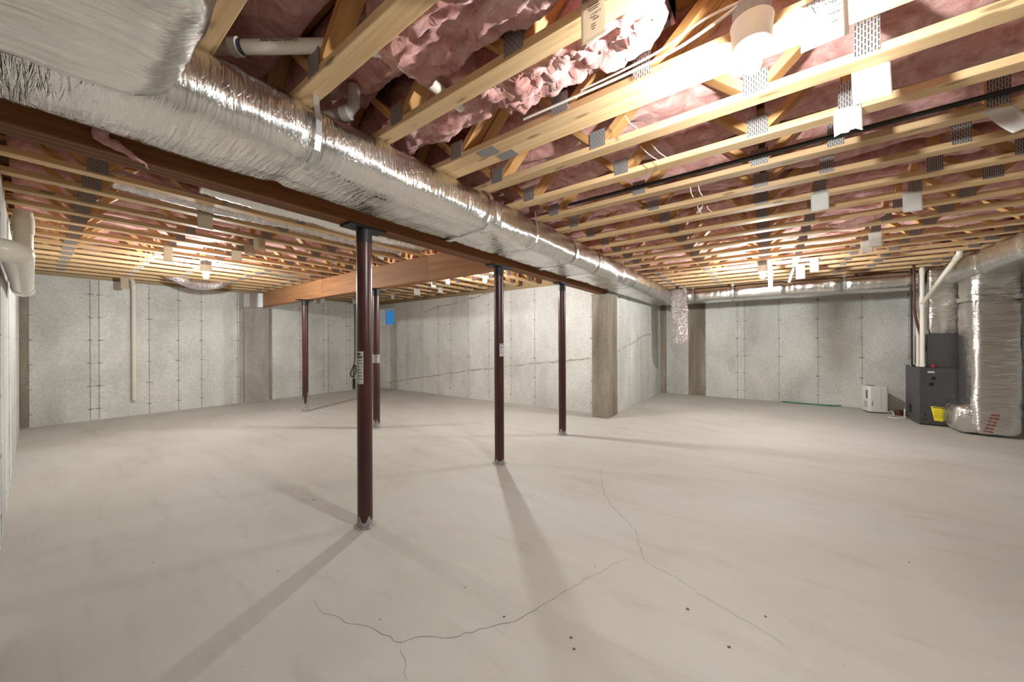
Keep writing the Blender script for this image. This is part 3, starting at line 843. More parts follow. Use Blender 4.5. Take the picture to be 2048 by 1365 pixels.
# ================================================================== FOIL WRAPPED DUCTS
def rrect(wd, h, r, n=7):
    pts = []
    for cx, cz, a0 in ((wd / 2 - r, h / 2 - r, 0), (-wd / 2 + r, h / 2 - r, 90), (-wd / 2 + r, -h / 2 + r, 180), (wd / 2 - r, -h / 2 + r, 270)):
        for k in range(n): pts.append((cx + r * math.cos(math.radians(a0 + 90 * k / (n - 1))), cz + r * math.sin(math.radians(a0 + 90 * k / (n - 1)))))
    out = []
    for i in range(len(pts)):
        a = Vector(pts[i]); b_ = Vector(pts[(i + 1) % len(pts)]); m_ = max(1, int((b_ - a).length / .045))
        for q in range(m_): out.append(a.lerp(b_, q / m_))
    return out
def duct(axis, s0, s1, ca, cb, wa, wb, r=.07, pinch=(), seed=0, step=.03, amp=.007, bulge=.012, ends=.03, bend=None, fold=.0):
    """axis X: section (y,z); Y: section (x,z); Z: section (x,y)"""
    sec = rrect(wa, wb, r); n = len(sec); N = max(2, int((s1 - s0) / step)); v = []; f = []
    for i in range(N + 1):
        s = s0 + (s1 - s0) * i / N
        pk = 0.0; near = 0.0
        for p in pinch:
            d = abs(s - p); pk = max(pk, math.exp(-(d / .045) ** 2)); near = max(near, math.exp(-(d / .16) ** 2))
        e = min(s - s0, s1 - s) / ends
        endk = 1.0 if e >= 1 else math.sqrt(max(0.0, 1 - (1 - e) ** 2)) * .12 + .88
        oa, ob = bend(s) if bend else (0, 0)
        for j, p in enumerate(sec):
            nx = noise.noise(Vector((s * 1.6, j * .35, seed * 3.1))) * amp * 1.2
            nx += noise.noise(Vector((s * 8, j * .9, seed))) * amp * .45
            nx += near * math.sin(j * 1.9 + seed) * .004 + fold * noise.noise(Vector((s * 22, j * .12, seed + 5.0)))
            kx = abs(p.x) / (wa / 2); kz = abs(p.y) / (wb / 2)
            bl = bulge * (1 - min(kx, kz) ** 2)
            k = (1 - .09 * pk) * endk
            dirv = Vector((p.x / wa, p.y / wb)); dirv = dirv.normalized() if dirv.length else dirv
            q = p * k + dirv * (nx + bl * .5 - .004)
            A, B = ca + q.x + oa, cb + q.y + ob
            v.append((s, A, B) if axis == 'X' else (A, s, B) if axis == 'Y' else (A, B, s))
    for i in range(N):
        for j in range(n):
            f.append((i * n + j, i * n + (j + 1) % n, (i + 1) * n + (j + 1) % n, (i + 1) * n + j))
    f.append(tuple(range(n - 1, -1, -1))); f.append(tuple(N * n + k for k in range(n)))
    return MB().add(v, f)
def strap_ring(axis, s, ca, cb, wa, wb, wd=.028, top=None, r=.06):
    sec = rrect(wa + .012, wb + .012, r, 4); v = []; f = []; n = len(sec)
    for q, e in ((-wd / 2, 0), (wd / 2, 0)):
        for p in sec:
            A, B = ca + p.x, cb + p.y
            v.append((s + q, A, B) if axis == 'X' else (A, s + q, B) if axis == 'Y' else (A, B, s + q))
    for j in range(n): f.append((j, (j + 1) % n, n + (j + 1) % n, n + j))
    return MB().add(v, f)
DY, DZ, DW, DH = 1.925, 2.262, .55, .276
dt = thing('insulated_duct', 'long foil wrapped supply duct hung beside the red beam with two side runs', 'duct', (4.0, DY, 2.1))
joints1 = [.60, 1.05, 2.0, 2.55, 3.4, 4.6, 5.1, 5.9, 6.8, 7.5]
wpart('main_run', duct('X', -1.0, 8.66, DY, DZ, DW, DH, .105, [.76, 2.05, 2.62, 4.7, 5.15, 6.9], 1, .028, .009, .02, fold=.006), 'foil_wrap', dt, True, 60)
wpart('branch_run', duct('Y', -2.03, 1.70, -.10, 2.245, .78, .315, .12, [1.1], 2, .03, .010, .03, fold=.006), 'foil_wrap_y', dt, True, 60)
wpart('end_run', duct('Y', -1.91, 1.75, 8.385, 2.25, .57, .285, .12, [1.28, .58, -.25, -1.02], 3, .028, .008, .02, fold=.007), 'foil_wrap_y', dt, True, 60)
# bands of tape and hanger straps
for s in (2.0, 3.42, 4.05, 5.5, 6.3): wpart('tape_band', strap_ring('X', s, DY, DZ, DW + .022, DH + .022, .05, r=.11), 'foil_tape', dt, True, 60)
def hanger(pts, wd=.026):
    v = []; f = []
    for p, d in pts:
        p = Vector(p); d = Vector(d) * wd / 2; v += [p - d, p + d]
    for i in range(len(pts) - 1): f.append((2 * i, 2 * i + 1, 2 * i + 3, 2 * i + 2))
    me = MB().add(v, f); return me
for s in (.765, 2.62, 4.9, 6.9):
    ex = (1, 0, 0)
    wpart('hanger_strap', hanger([((s, 1.66, ZT + .03), ex), ((s, 1.655, 2.37), ex), ((s, 1.634, 2.29), ex), ((s, 1.632, 2.22), ex), ((s, 1.652, 2.16), ex), ((s, 1.70, 2.118), ex), ((s, 1.77, 2.104), ex)]), 'galvanized', dt)
for s in (1.28, .58, -1.02):
    ey = (0, 1, 0)
    wpart('hanger_strap', hanger([((8.11, s, ZT + .03), ey), ((8.105, s, 2.37), ey), ((8.082, s, 2.29), ey), ((8.080, s, 2.22), ey), ((8.10, s, 2.15), ey), ((8.15, s, 2.108), ey), ((8.22, s, 2.09), ey)], .035), 'galvanized', dt)
# recycling style mark printed on the foil
mk = MB()
for (px, py) in [(770, 393), (779, 391), (786, 386)]:
    p = aty(px, py, 1.70)
    mk.lathe([(.009, 0), (.009, .0004), (.0055, .0004), (.0055, 0)], (p.x, p.y, 0), 10)
o = put('printed_mark', mk.mesh('printed_mark'), 'ink', dt)
o.location = (-4.0, 1.78 - 1.70 - DY, 2.1055 - 2.1)

# crumpled foil sleeve hanging from the corner
st_ = thing('foil_sleeve', 'crumpled foil sleeve hanging from the duct corner by the return wall', 'duct sleeve', (7.93, 1.50, 1.24))
v = []; f = []; n = 36; N = 46
for i in range(N + 1):
    t = i / N; z = 1.24 + 1.12 * t
    for k in range(n):
        a = 2 * math.pi * k / n
        rr = .12 + .02 * noise.noise(Vector((math.cos(a) * 2, math.sin(a) * 2, z * 4))) + .045 * noise.noise(Vector((math.cos(a) * 7, math.sin(a) * 7, z * 26)))
        if t < .06: rr *= (.7 + 5 * t)
        v.append((7.93 + rr * .62 * math.cos(a) + .02 * math.sin(z * 3), 1.50 + rr * 1.15 * math.sin(a) + .05 * (t - .4), z + .03 * noise.noise(Vector((k * .7, i * .5, 2)))))
for i in range(N):
    for k in range(n): f.append((i * n + k, i * n + (k + 1) % n, (i + 1) * n + (k + 1) % n, (i + 1) * n + k))
f.append(tuple(range(n - 1, -1, -1)))
wpart('sleeve', MB().add(v, f), 'foil_crumpled', st_)
p0 = Vector((7.90, 1.33, 2.2))
wpart('loose_strip', hanger([((7.86, 1.44, 2.44), (0, 1, 0)), ((7.85, 1.36, 2.30), (0, 1, 0)), ((7.86, 1.40, 2.12), (0, 1, 0)), ((7.85, 1.34, 1.9), (0, 1, 0))], .05), 'foil_crumpled', st_)

# return duct by the furnace and its overhead trunk
rt = thing('insulated_duct', 'tall foil wrapped return duct standing on the floor beside the furnace', 'duct', (7.75, -2.4, 0))
wpart('riser', duct('Z', .03, 2.22, 7.72, -2.41, .48, .42, .07, [1.85], 11, .03, .010, .03, .12, fold=.010), 'foil_wrap_z', rt, True, 60)
wpart('boot', duct('X', 7.52, 7.98, -2.33, .215, .54, .38, .09, (), 12, .03, .012, .03, .12, fold=.010), 'foil_wrap', rt, True, 60)
wpart('trunk', duct('X', -.45, 7.95, -2.35, 2.255, .60, .30, .07, [6.9, 5.6, 4.2, 2.4], 13, .03, .009, .02, .06, fold=.007), 'foil_wrap', rt, True, 60)
wpart('tape_band', strap_ring('Z', 1.85, 7.72, -2.41, .505, .445, .06, r=.08), 'foil_tape', rt, True, 60)
b = MB()
for kz in range(6):
    z = .06 + .045 * kz
    yy = -2.30 - .012 * kz
    b.box(7.462, 7.4635, yy - .07 + (kz % 2) * .01, yy - .03, z, z + .018).box(7.462, 7.4635, yy - .022, yy + .005, z + .004, z + .02)
wpart('printed_text', b, 'ink_red', rt)

# ================================================================== FURNACE
FX0, FX1, FY0, FY1 = 8.0, 8.65, -2.40, -1.835
fu = thing('furnace', 'dark grey upright gas furnace with a yellow label beside the return duct', 'furnace', (8.3, -2.1, 0))
wpart('cabinet', MB().bbox(FX0, FX1, FY0, FY1, .012, .88, .012), 'furnace_grey', fu)
wpart('cabinet_base', MB().box(FX0 + .02, FX1 - .02, FY0 + .02, FY1 - .02, 0, .014), 'black_steel', fu)
wpart('coil_cabinet', MB().bbox(8.07, 8.62, -2.36, -1.935, .88, 1.375, .012), 'furnace_grey', fu)
wpart('door_seam', MB().box(FX0 - .0015, FX0, FY0 + .01, FY1 - .012, .872, .878).box(FX0 - .0015, FX0, FY0 + .01, FY1 - .012, .02, .024), 'hole_black', fu)
wpart('plenum', duct('Z', 1.36, 2.385, 8.345, -2.15, .53, .41, .05, [1.40], 15, .03, .008, .02, .05, fold=.006), 'foil_wrap_z', fu, True, 60)
for nm, y, z, ry, rz_ in [('sight_hole', -1.985, .715, .032, .030), ('switch_recess', -1.965, .625, .03, .034), ('knockout', -1.998, .34, .012, .012), ('knockout', -1.90, .155, .012, .012), ('knockout', -1.90, .085, .012, .012)]:
    v = []; n = 14
    for k in range(n):
        a = 2 * math.pi * k / n
        v.append((FX0 - .001, y + ry * max(-.8, min(.8, 1.25 * math.cos(a))) * (1 if nm != 'sight_hole' else .9), z + rz_ * max(-.8, min(.8, 1.25 * math.sin(a)))))
    v2 = [(x + .001, yy, zz) for x, yy, zz in v]
    wpart(nm, MB().add(v + v2, [tuple(range(n))] + [(k, (k + 1) % n, n + (k + 1) % n, n + k) for k in range(n)]), 'hole_black', fu)
wpart('name_badge', MB().box(FX0 - .002, FX0, -1.995, -1.925, .795, .82), 'paper_white', fu)
es = wpart('energy_label', MB().add([(FX0 - .0015, -1.99, .08), (FX0 - .0015, -2.25, .07), (FX0 - .0015, -2.25, .285), (FX0 - .0015, -1.955, .29)], [(0, 1, 2, 3)]), 'sticker_yellow', fu)
b = MB()
b.box(FX0 - .0028, FX0 - .0018, -2.20, -1.975, .268, .281)
for q in range(6): b.box(FX0 - .0028, FX0 - .0018, -2.05 - .004 * q, -1.99, .235 - .022 * q, .239 - .022 * q)
b.box(FX0 - .0028, FX0 - .0018, -2.115, -2.095, .225, .262)
b.v = [(x - 8.3, y + 2.1, z) for x, y, z in b.v]
part('printed_text', b, 'ink', es)
wpart('louver', MB().box(FX0 + .34, FX0 + .46, FY1 - .001, FY1 + .0015, .12, .26), 'hole_black', fu)

def pipe(label, pts, r, name='drain_pipe', mat='pvc', rings=(), cat='pipe', group=None, ringmat='pvc'):
    P = [Vector(p) for p in pts]
    t = thing(name, label, cat, P[0], 0, group)
    wpart('pipe', MB().tube(P, r, 20), mat, t, True, 50)
    for (a, b_, rr) in rings:
        wpart('coupling', MB().tube([Vector(a), Vector(b_)], rr, 20), ringmat, t, True, 50)
    return t
PX, PY = 8.05, -1.885
tp = pipe('white vent pipe with a wye fitting rising from the furnace to the trusses', [(PX, PY, .88), (PX, PY, 2.40)], .027, 'vent_pipe',
     rings=[((PX, PY, .885), (PX, PY, .93), .032), ((PX, PY, 1.80), (PX, PY, 1.95), .034), ((PX, PY, 2.30), (PX, PY, 2.37), .032)])
wye = [Vector((PX, PY, 1.84)), Vector((7.55, -1.915, 2.09)), Vector((6.98, -1.945, 2.365)), Vector((6.93, -1.95, 2.45))]
wpart('diagonal_branch', MB().tube(wye, .027, 20), 'pvc', tp, True, 50)
wpart('coupling', MB().tube([wye[2].lerp(wye[1], .10), wye[2]], .033, 20), 'pvc', tp, True, 50)
pipe('shorter white pipe standing behind the vent pipe on the furnace', [(8.16, -1.865, .88), (8.16, -1.865, 1.62), (8.12, -1.88, 1.76), (8.06, -1.89, 1.83)], .022, 'vent_pipe', rings=[((8.16, -1.865, .885), (8.16, -1.865, .92), .027)])
pipe('small white condensate tube with a red cap at the back of the furnace', [(8.42, -1.85, .88), (8.42, -1.85, 1.0)], .012, 'condensate_tube', rings=[((8.42, -1.85, 1.0), (8.42, -1.85, 1.03), .015)], ringmat='red_cap')
b = MB().tube(smoothpath([(8.06, -1.80, 2.46), (8.05, -1.80, 2.3), (8.05, -1.805, 2.0), (8.06, -1.81, 1.75), (8.09, -1.85, 1.5), (8.12, -1.90, 1.3), (8.14, -1.925, 1.12)], 6), .016, 12)
tag(part('refrigerant_line', b, 'copper_brown', None, True), 'dark insulated refrigerant line curving down to the furnace coil', 'pipe')
b = MB().tube(smoothpath([(8.12, -1.785, 2.46), (8.12, -1.785, 2.2), (8.12, -1.79, 1.6), (8.12, -1.79, 1.0), (8.14, -1.80, .9), (8.18, -1.86, .885)], 6), .013, 12)
tag(part('control_cable', b, 'rubber_black', None, True), 'straight black cable running down to the furnace top', 'cable')
b = MB().lathe([(.02, .88), (.022, .89), (.022, .915), (.012, .925)], (8.03, -1.99, 0), 14)
wpart('drain_cap', b, 'red_cap', fu, True)

# dehumidifier
dh = thing('dehumidifier', 'white boxy dehumidifier on the floor between the wall and the furnace', 'dehumidifier', (8.95, -1.52, 0), math.radians(16))
hx, hy = .125, .135
def rbox(hx, hy, z0, z1, r, n=5):
    pr = rrect(2 * hx, 2 * hy, r, n); v = []; f = []; N = len(pr)
    for z, k in ((z0, .97), (z0 + .01, 1), (z1 - .018, 1), (z1 - .004, .975), (z1, .93)):
        for p in pr: v.append((p.x * k, p.y * k, z))
    for i in range(4):
        for j in range(N): f.append((i * N + j, i * N + (j + 1) % N, (i + 1) * N + (j + 1) % N, (i + 1) * N + j))
    f.append(tuple(range(N - 1, -1, -1))); f.append(tuple(4 * N + k for k in range(N)))
    return MB().add(v, f)
part('body', rbox(hx, hy, .02, .475, .03), 'plastic_white', dh, True, 40)
part('base', MB().box(-hx + .02, hx - .02, -hy + .02, hy - .02, 0, .022), 'rubber_black', dh)
part('control_panel', MB().box(-.06, .08, .0, hy - .03, .4745, .4765), 'plastic_seam', dh)
part('level_window', MB().box(-hx - .0015, -hx + .001, .085, .096, .12, .21), 'plastic_seam', dh)
part('grille', MB().box(-.08, .03, hy - .001, hy + .0015, .10, .11).box(-.08, .03, hy - .001, hy + .0015, .14, .15).box(-.08, .03, hy - .001, hy + .0015, .18, .19).box(-.08, -.03, hy - .001, hy + .0015, .25, .40), 'plastic_seam', dh)
part('panel_seam', MB().box(-hx - .001, -hx + .001, -.03, -.027, .06, .44), 'plastic_seam', dh)
mw = Matrix.Translation(dh.location) @ Matrix.Rotation(dh.rotation_euler.z, 4, 'Z')
b = MB().tube(smoothpath([(8.86, -1.68, .03), (8.78, -1.70, .06), (8.70, -1.71, .02), (8.60, -1.69, .008), (8.52, -1.62, .008), (8.45, -1.60, .008), (8.40, -1.70, .008), (8.44, -1.78, .01), (8.55, -1.80, .06), (8.60, -1.815, .14)], 6), .007, 8)
b.v = [tuple(mw.inverted() @ Vector(p)) for p in b.v]
part('power_cord', b, 'cable_white', dh, True)['label'] = 'white cord looping on the floor'
b = MB().lathe([(.05, 0), (.055, .02), (.05, .09), (.03, .10)], (8.80, -1.79, 0), 14)
tag(part('drain_cup', b, 'copper_brown', None, True), 'small dark red cup on the floor behind the furnace corner', 'cup')
b = MB().tube(smoothpath([(9.325, -.20, .012), (9.28, -.30, .012), (9.26, -.45, .012), (9.27, -.65, .012), (9.25, -.85, .012), (9.27, -1.0, .012), (9.31, -1.12, .02)], 6), .011, 10)
tag(part('garden_hose', b, 'hose_green', None, True), 'green hose lying on the floor along the wall', 'hose')
b = MB().tube(smoothpath([(9.33, -.25, .010), (9.30, -.5, .010), (9.30, -.8, .010), (9.32, -1.0, .010)], 6), .009, 10)
tag(part('garden_hose', b, 'hose_green', None, True), 'second strand of green hose tight against the wall', 'hose')
p = atz(1293, 815)
b = MB().add([(p.x - .03, p.y - .02, .002), (p.x + .02, p.y - .03, .012), (p.x + .035, p.y + .02, .003), (p.x - .01, p.y + .03, .010), (p.x, p.y, .018)], [(0, 1, 4), (1, 2, 4), (2, 3, 4), (3, 0, 4), (3, 2, 1, 0)])
tag(part('paper_scrap', b, 'paper_white'), 'tiny white scrap on the floor near the return wall', 'scrap')

# ================================================================== PIPES
pz = 2.545
p_a, p_b, p_c, p_d = Vector((.33, 2.07, pz)), Vector((.51, 1.83, pz)), Vector((.80, 1.425, pz)), Vector((.90, 1.335, pz))
pp = pipe('white drain pipe with black lettering and a collar above the foil duct', [p_a, p_b, p_c, p_d, Vector((1.0, 1.32, pz)), Vector((1.36, 1.325, pz))], .028, rings=[(p_b.lerp(p_c, -.02), p_b.lerp(p_c, .05), .036), ((.93, 1.328, pz), (1.05, 1.32, pz), .034)])
wpart('primer_band', MB().tube([p_b.lerp(p_c, .051), p_b.lerp(p_c, .09)], .0285, 20), 'pipe_joint', pp, True, 50)
me = text_mesh('CHARLOTTE PIPE', .020, .0003)
dirv = (p_c - p_b).normalized()
o = put('printed_text', me, 'ink', pp)
ctr = p_b.lerp(p_c, .42)
nrm = Vector((-dirv.y, dirv.x, 0)) * -1           # side of the pipe towards the camera
if nrm.dot(Vector((-ctr.x, -ctr.y, 0))) < 0: nrm = -nrm
up = Vector((0, 0, 1)); face = (nrm * math.cos(.25) - up * math.sin(-.25) * -1 * -1).normalized()
face = (nrm * math.cos(math.radians(12)) + up * math.sin(math.radians(12))).normalized()
xdir = dirv if dirv.cross(face).dot(up) > 0 else -dirv
ydir = face.cross(xdir)
mt_ = Matrix((xdir, ydir, face)).transposed().to_4x4(); mt_.translation = ctr + face * .0284 - p_a
o.matrix_local = mt_
pipe('grey pipe elbow poking out above the strap on the foil duct', [(.88, 1.95, 2.47), (.93, 1.84, 2.475), (.97, 1.76, 2.48), (.99, 1.74, 2.52), (.99, 1.74, 2.62)], .03, mat='pvc_grey', rings=[((.955, 1.79, 2.478), (.975, 1.752, 2.482), .037)], ringmat='pvc_grey')
LX = -.046
pts = [Vector((LX, 5.2, 2.44)), Vector((LX, 5.2, 1.90))] + arc((LX, 5.08, 1.87), .12, 0, -math.pi / 2, (0, 1, 0), (0, 0, 1), 6) + [Vector((LX, 3.2, 1.745)), Vector((LX, 3.06, 1.745))] + \
      arc((LX - .058, 3.06, 1.745), .058, 0, -math.pi / 2, (1, 0, 0), (0, 1, 0), 8)
pipe('thick drain pipe with elbows running along the left wall', pts, .055, rings=[((LX, 5.2, 2.24), (LX, 5.2, 2.38), .062), ((LX, 5.15, 1.752), (LX, 4.86, 1.747), .062)])
pipe('thin white standpipe hanging in front of the end wall', [(1.065, 9.09, .29), (1.065, 9.09, 2.30), (1.05, 9.05, 2.36), (1.03, 8.98, 2.405)], .030, 'standpipe', rings=[((1.065, 9.09, 2.26), (1.062, 9.08, 2.33), .036)])

# flexible foil ducts between the left trusses
def flex(label, pts, r, seed):
    P = smoothpath(pts, 14); n = 18; b = MB().tube(P, r, n)
    v = []
    for i in range(len(P)):
        for k in range(n):
            p = Vector(b.v[i * n + k]); c_ = Vector(P[i]); d = (p - c_)
            v.append(tuple(c_ + d * (1 + (.045 if i % 2 else -.03) + .10 * noise.noise(p * 9 + Vector((seed, 0, 0))))))
    b.v = v
    tag(part('flexible_duct', b, 'foil_crumpled' if seed % 2 else 'foil_wrap', None, True, 80), label, 'flexible duct')
flex('silver flexible duct sagging across the trusses nearest the red beam', [(.35, 3.88, 2.50), (.7, 3.88, 2.49), (1.05, 3.88, 2.48), (1.6, 3.88, 2.50), (2.2, 3.87, 2.48), (2.8, 3.87, 2.50)], .07, 1)
flex('silver flexible duct lying close behind the red beam', [(.75, 3.46, 2.50), (1.2, 3.46, 2.48), (1.6, 3.46, 2.48), (2.1, 3.46, 2.46), (2.6, 3.46, 2.48), (2.95, 3.46, 2.50)], .075, 2)
flex('silver flexible duct drooping below the trusses behind the lamp', [(1.3, 8.2, 2.50), (1.45, 8.2, 2.42), (1.7, 8.2, 2.32), (2.0, 8.2, 2.36), (2.2, 8.2, 2.48), (2.5, 8.2, 2.50)], .075, 3)
flex('silver flexible duct running across the trusses above the tan beam', [(1.6, 6.53, 2.50), (2.0, 6.53, 2.50), (2.5, 6.53, 2.46), (2.95, 6.53, 2.5)], .08, 4)

# ================================================================== CABLES
def cable(label, pts, r, mat, name='cable'):
    return tag(part(name, MB().tube(smoothpath(pts, 6), r, 8), mat, None, True), label, 'cable')
cable('white cable clipped along the doubled truss to the lamp', [(1.545, 1.05, 2.47), (1.545, .75, 2.465), (1.545, .5, 2.462), (1.54, .30, 2.468), (1.49, .15, 2.462), (1.45, .07, 2.455)], .006, 'cable_white', 'lamp_cable')
cable('second white cable beside the first on the doubled truss', [(1.545, .72, 2.482), (1.543, .5, 2.484), (1.535, .35, 2.49), (1.50, .2, 2.50), (1.45, .06, 2.46)], .005, 'cable_white', 'lamp_cable')
GASX = 2.756
cable('thin black line running above the furnace side truss chords', [(GASX, 1.4, 2.475), (GASX, .5, 2.475), (GASX, -.4, 2.475), (GASX, -1.6, 2.475), (GASX, -3, 2.475)], .014, 'rubber_black', 'gas_line')
cb = thing('power_cable', 'black cable with a plug coiled on the end wall near the window', 'cable', (5.215, 9.1, .03))
wpart('cord', MB().tube(smoothpath([(5.22, 9.15, 2.36), (5.215, 9.15, 1.6), (5.21, 9.15, .85), (5.15, 9.14, .62), (5.08, 9.14, .45), (5.14, 9.14, .36), (5.23, 9.14, .5), (5.21, 9.14, .68), (5.17, 9.14, .55), (5.18, 9.14, .30)], 8), .012, 8), 'rubber_black', cb, True)
wpart('plug', MB().bbox(5.14, 5.20, 9.10, 9.15, .03, .30, .012), 'rubber_black', cb)
for (x0, x1, yy) in [(1245, 1270, 270), (1300, 1318, 310), (1378, 1386, 385), (1394, 1410, 418)]:
    pass
for i, (pa, pb) in enumerate([((1250, 232), (1275, 258)), ((1280, 292), (1318, 322)), ((1303, 288), (1334, 316)), ((1381, 375), (1387, 395)), ((1397, 372), (1405, 392)), ((1395, 412), (1403, 428)), ((1414, 412), (1424, 424))]):
    X = (1.86, 2.23, 2.23, 2.62, 2.62, 3.05, 3.05)[i]
    a = atx(*pa, X); c_ = atx(*pb, X)
    sg = cable('thin white string dangling between the furnace side trusses', [a, (a + c_) / 2 + Vector((.01, .006, 0)), c_], .0025, 'cable_white', 'string')
    sg['group'] = 'white strings between the trusses'

# ================================================================== PAPER TAGS
def paper(label, center, axis, wd, h, mat='paper_white', curl=.012, tilt=0.0, seed=0, group=None, torn=False):
    """sheet hanging in the plane normal to axis ('X' faces -X, 'Y' faces -Y)"""
    nx, nz_ = 8, 8; v = []; f = []
    for i in range(nx + 1):
        for j in range(nz_ + 1):
            a = (i / nx - .5) * wd; z = (j / nz_ - .5) * h
            d = -curl * (1 - j / nz_) ** 2 + .25 * curl * math.sin(i / nx * math.pi + seed)
            if torn and j == 0: z += h * .35 * abs(noise.noise(Vector((i * .9, seed, 0))))
            aa = a * math.cos(tilt) - z * math.sin(tilt); zz = a * math.sin(tilt) + z * math.cos(tilt)
            v.append((d, -aa, zz) if axis == 'X' else (aa, d, zz))
    for i in range(nx):
        for j in range(nz_):
            q = i * (nz_ + 1) + j; f.append((q, q + nz_ + 1, q + nz_ + 2, q + 1))
    o = bpy.data.objects.new('paper_tag', None)
    COL.objects.link(o); o.location = center; tag(o, label, 'paper tag', group); o.name = 'paper_tag'
    s = part('sheet', MB().add(v, f), mat, o, True, 80)
    md = s.modifiers.new('thickness', 'SOLIDIFY'); md.thickness = .0008; md.offset = 0
    return o
def txt(o, body, size, a, z, tilt=0.0, off=.004, mat='ink'):
    me = text_mesh(body, size, .0003)
    t = put('printed_text', me, mat, o)
    # text faces -X: its x axis runs along -Y, its y axis up
    R = Matrix(((0, 0, -1), (-1, 0, 0), (0, 1, 0))).to_4x4()
    T = Matrix.Rotation(tilt, 4, 'Z')
    mt = R @ T; ca_, sa_ = math.cos(tilt), math.sin(tilt)
    mt.translation = Vector((-off, -(a * ca_ - z * sa_), a * sa_ + z * ca_))
    t.matrix_local = mt
    return t
# printed tag on the truss with the ragged batt
cA = atx(1186, 34, 1.115); tl = math.radians(2)
o = paper('tan printed tag FB08 stapled to the truss beside ragged pink insulation', cA, 'X', .085, .165, 'paper_tan', .008, tl, 1)
txt(o, 'PINE', .020, -.012, .066, tl, .006); txt(o, 'J150801F', .0095, .012, .004, tl, .006); txt(o, 'FB08', .011, .012, -.016, tl, .007)
b = MB()
for q, (aw, z) in enumerate([(.045, .034), (.05, .026), (.04, .019), (.03, -.006), (.025, -.03), (.025, -.038), (.02, -.046)]):
    b.box(-.0072, -.0066, -aw / 2, aw / 2 - .008, z - .0012, z + .0012)
part('printed_lines', b, 'ink', o)
cB = atx(1647, 42, 1.545); tl = math.radians(1)
o = paper('white printed tag FB10 with a triangle logo hanging by the lamp', cB, 'X', .118, .165, 'paper_white', .010, tl, 2)
txt(o, 'PINE', .024, -.018, .068, tl, .007); txt(o, 'TRIANGLE', .019, .014, .046, tl, .007); txt(o, 'J150801F', .012, .016, .006, tl, .007); txt(o, 'FB10', .012, .018, -.022, tl, .008)
b = MB()
tri = [(-.05, .026), (-.018, .026), (-.030, .058)]
for k in range(3):
    a0, z0 = tri[k]; a1, z1 = tri[(k + 1) % 3]
    d = Vector((a1 - a0, z1 - z0)).normalized() * .0014; n_ = Vector((-d.y, d.x))
    b.add([(-.0075, -(a0 + n_.x), z0 + n_.y), (-.0075, -(a0 - n_.x), z0 - n_.y), (-.0075, -(a1 - n_.x), z1 - n_.y), (-.0075, -(a1 + n_.x), z1 + n_.y)], [(0, 1, 2, 3)])
part('triangle_logo', b, 'ink', o)
b = MB()
for q, (a0, a1, z) in enumerate([(-.02, .045, .028), (-.01, .04, .021), (-.035, -.015, .008), (-.04, -.02, -.006), (-.04, -.02, -.016), (-.04, -.018, -.028), (-.036, -.024, -.04), (-.005, .03, -.008)]):
    b.box(-.0085, -.0079, -a1, -a0, z - .001, z + .001)
part('printed_lines', b, 'ink', o)
def tag_at(px0, py0, px1, py1, plane, axis, label, mat='paper_white', tilt=0.0, curl=.012, seed=0, group=None, torn=False, far=False):
    cx_, cy_ = (px0 + px1) / 2, (py0 + py1) / 2
    fn = atx if axis == 'X' else aty
    plane = min(((t_ - CW / 2 - .0035 if not far else t_ + CW / 2 + .0035) for t_ in (TX if axis == 'X' else TY)), key=lambda q_: abs(q_ - plane))
    a = fn(px0, cy_, plane); b_ = fn(px1, cy_, plane); t0 = fn(cx_, py0, plane); t1 = fn(cx_, py1, plane)
    zt_ = max(t0.z, ZT + .018); ctr = fn(cx_, cy_, plane); ctr.z = (zt_ + t1.z) / 2
    return paper(label, ctr, axis, (b_ - a).length, zt_ - t1.z, mat, curl, tilt, seed, group, torn)
tag_at(1706, 132, 1778, 203, 2.055, 'X', 'blank white square tag hanging below the truss chord beside the printed tag', seed=3, tilt=.02, far=True)
tag_at(1668, 238, 1722, 272, 2.46, 'X', 'torn white tag remnant hanging from a truss chord', seed=4, torn=True, curl=.02)
tag_at(1985, 222, 2046, 275, 2.86, 'X', 'curled white tag hanging loose from a truss chord', seed=5, curl=.06, tilt=.4)
WG = 'blank white tags on far trusses'
for q in [(1622, 396, 1657, 422, 3.675), (1805, 394, 1844, 424, 4.08), (1737, 470, 1764, 494, 5.30), (1721, 485, 1746, 506, 5.70), (1620, 518, 1638, 544, 6.53), (1592, 536, 1610, 558, 6.93)]:
    wt = tag_at(*q[:4], q[4], 'X', 'small blank white tag on a far furnace side truss', seed=int(q[0]) % 9, group=WG)
    wt['label'] = 'small blank white tag on the %s truss beyond the doubled pair' % ORD[min(range(len(TX)), key=lambda k_: abs(TX[k_] - q[4] - .04)) - TX.index(min(TX, key=lambda t_: abs(t_ - 2.0035)))]
TG = 'tan tags on the left trusses'
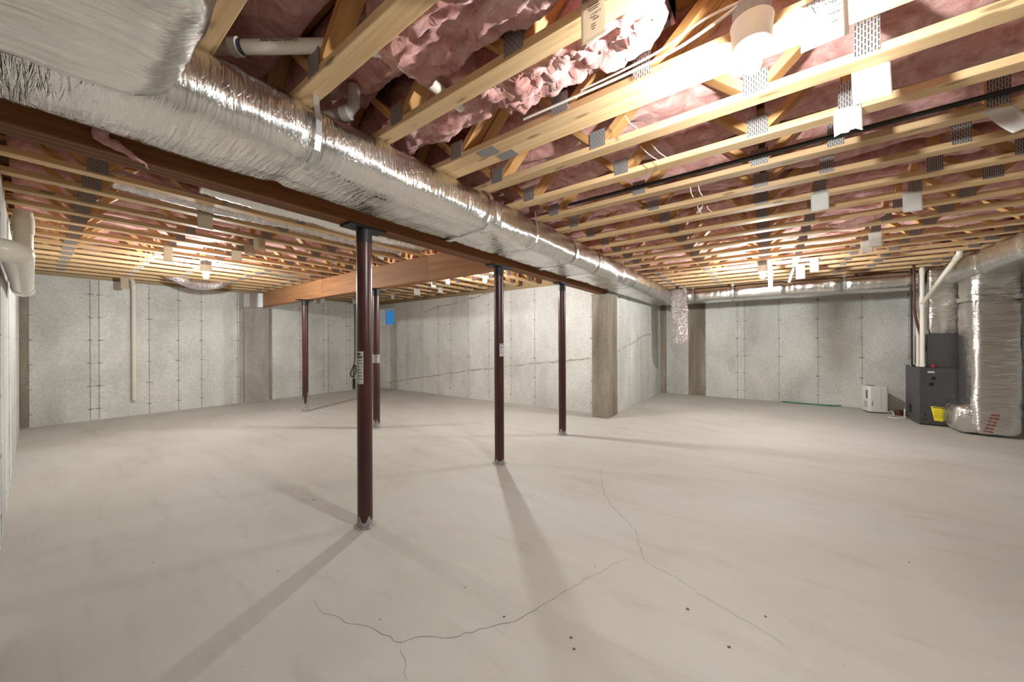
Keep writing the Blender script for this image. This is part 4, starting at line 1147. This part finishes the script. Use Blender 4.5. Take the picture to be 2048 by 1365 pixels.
for q in [(395, 424, 425, 458, 4.015), (450, 392, 484, 417, 3.60), (489, 492, 510, 512, 4.83), (507, 476, 530, 500, 4.42), (463, 505, 483, 522, 5.235), (327, 512, 346, 524, 5.64)]:
    tag_at(*q[:4], q[4], 'Y', 'small tan printed tag hanging from a left side truss', 'paper_tan', seed=int(q[0]) % 7, group=TG)['label'] = 'small tan tag on the %s truss from the red beam, left of the tan beam' % ORD[min(range(len(TY)), key=lambda k_: abs(TY[k_] - CW / 2 - .0035 - q[4]))]
tag_at(241, 560, 258, 579, 9.0, 'Y', 'small tan tag hanging beside the standpipe on the end wall', 'paper_tan', seed=2)
MG = 'white tags beyond the tan beam'
for q in [(862, 560, 871, 575, 4.83), (891, 554, 899, 569, 4.42), (876, 572, 885, 586, 5.64), (828, 579, 840, 590, 6.05), (782, 586, 790, 598, 7.27), (705, 598, 713, 608, 8.9), (641, 597, 650, 606, 8.9), (625, 597, 632, 606, 8.9)]:
    tag_at(*q[:4], q[4], 'Y', 'small white tag hanging from a truss beyond the tan beam', seed=int(q[0]) % 7, group=MG)['label'] = 'small white tag on the %s truss from the red beam, beyond the tan beam' % ORD[min(range(len(TY)), key=lambda k_: abs(TY[k_] - CW / 2 - .0035 - q[4]))]
# pale strips of foil tape dangling beside the far lamp
for i, (pts, X) in enumerate([([(1537, 505), (1540, 530), (1541, 550), (1541, 574)], 6.4), ([(1587, 537), (1582, 552), (1578, 565)], 6.4)]):
    P = [atx(x, y, X) for x, y in pts]
    b = hanger([(p, (0, 1, 0)) for p in P], .05 if i == 0 else .025)
    tag(part('tape_strip', b, 'paper_white'), 'wide white tape strip dangling beside the far lamp' if i == 0 else 'narrow white tape strip dangling near the far lamp', 'tape')

sc.cycles.max_bounces = 10
sc.cycles.diffuse_bounces = 7
sc.cycles.glossy_bounces = 4
sc.cycles.sample_clamp_indirect = 8.0
sc.cycles.use_denoising = True
sc.cycles.use_adaptive_sampling = True
sc.cycles.adaptive_threshold = 0.04
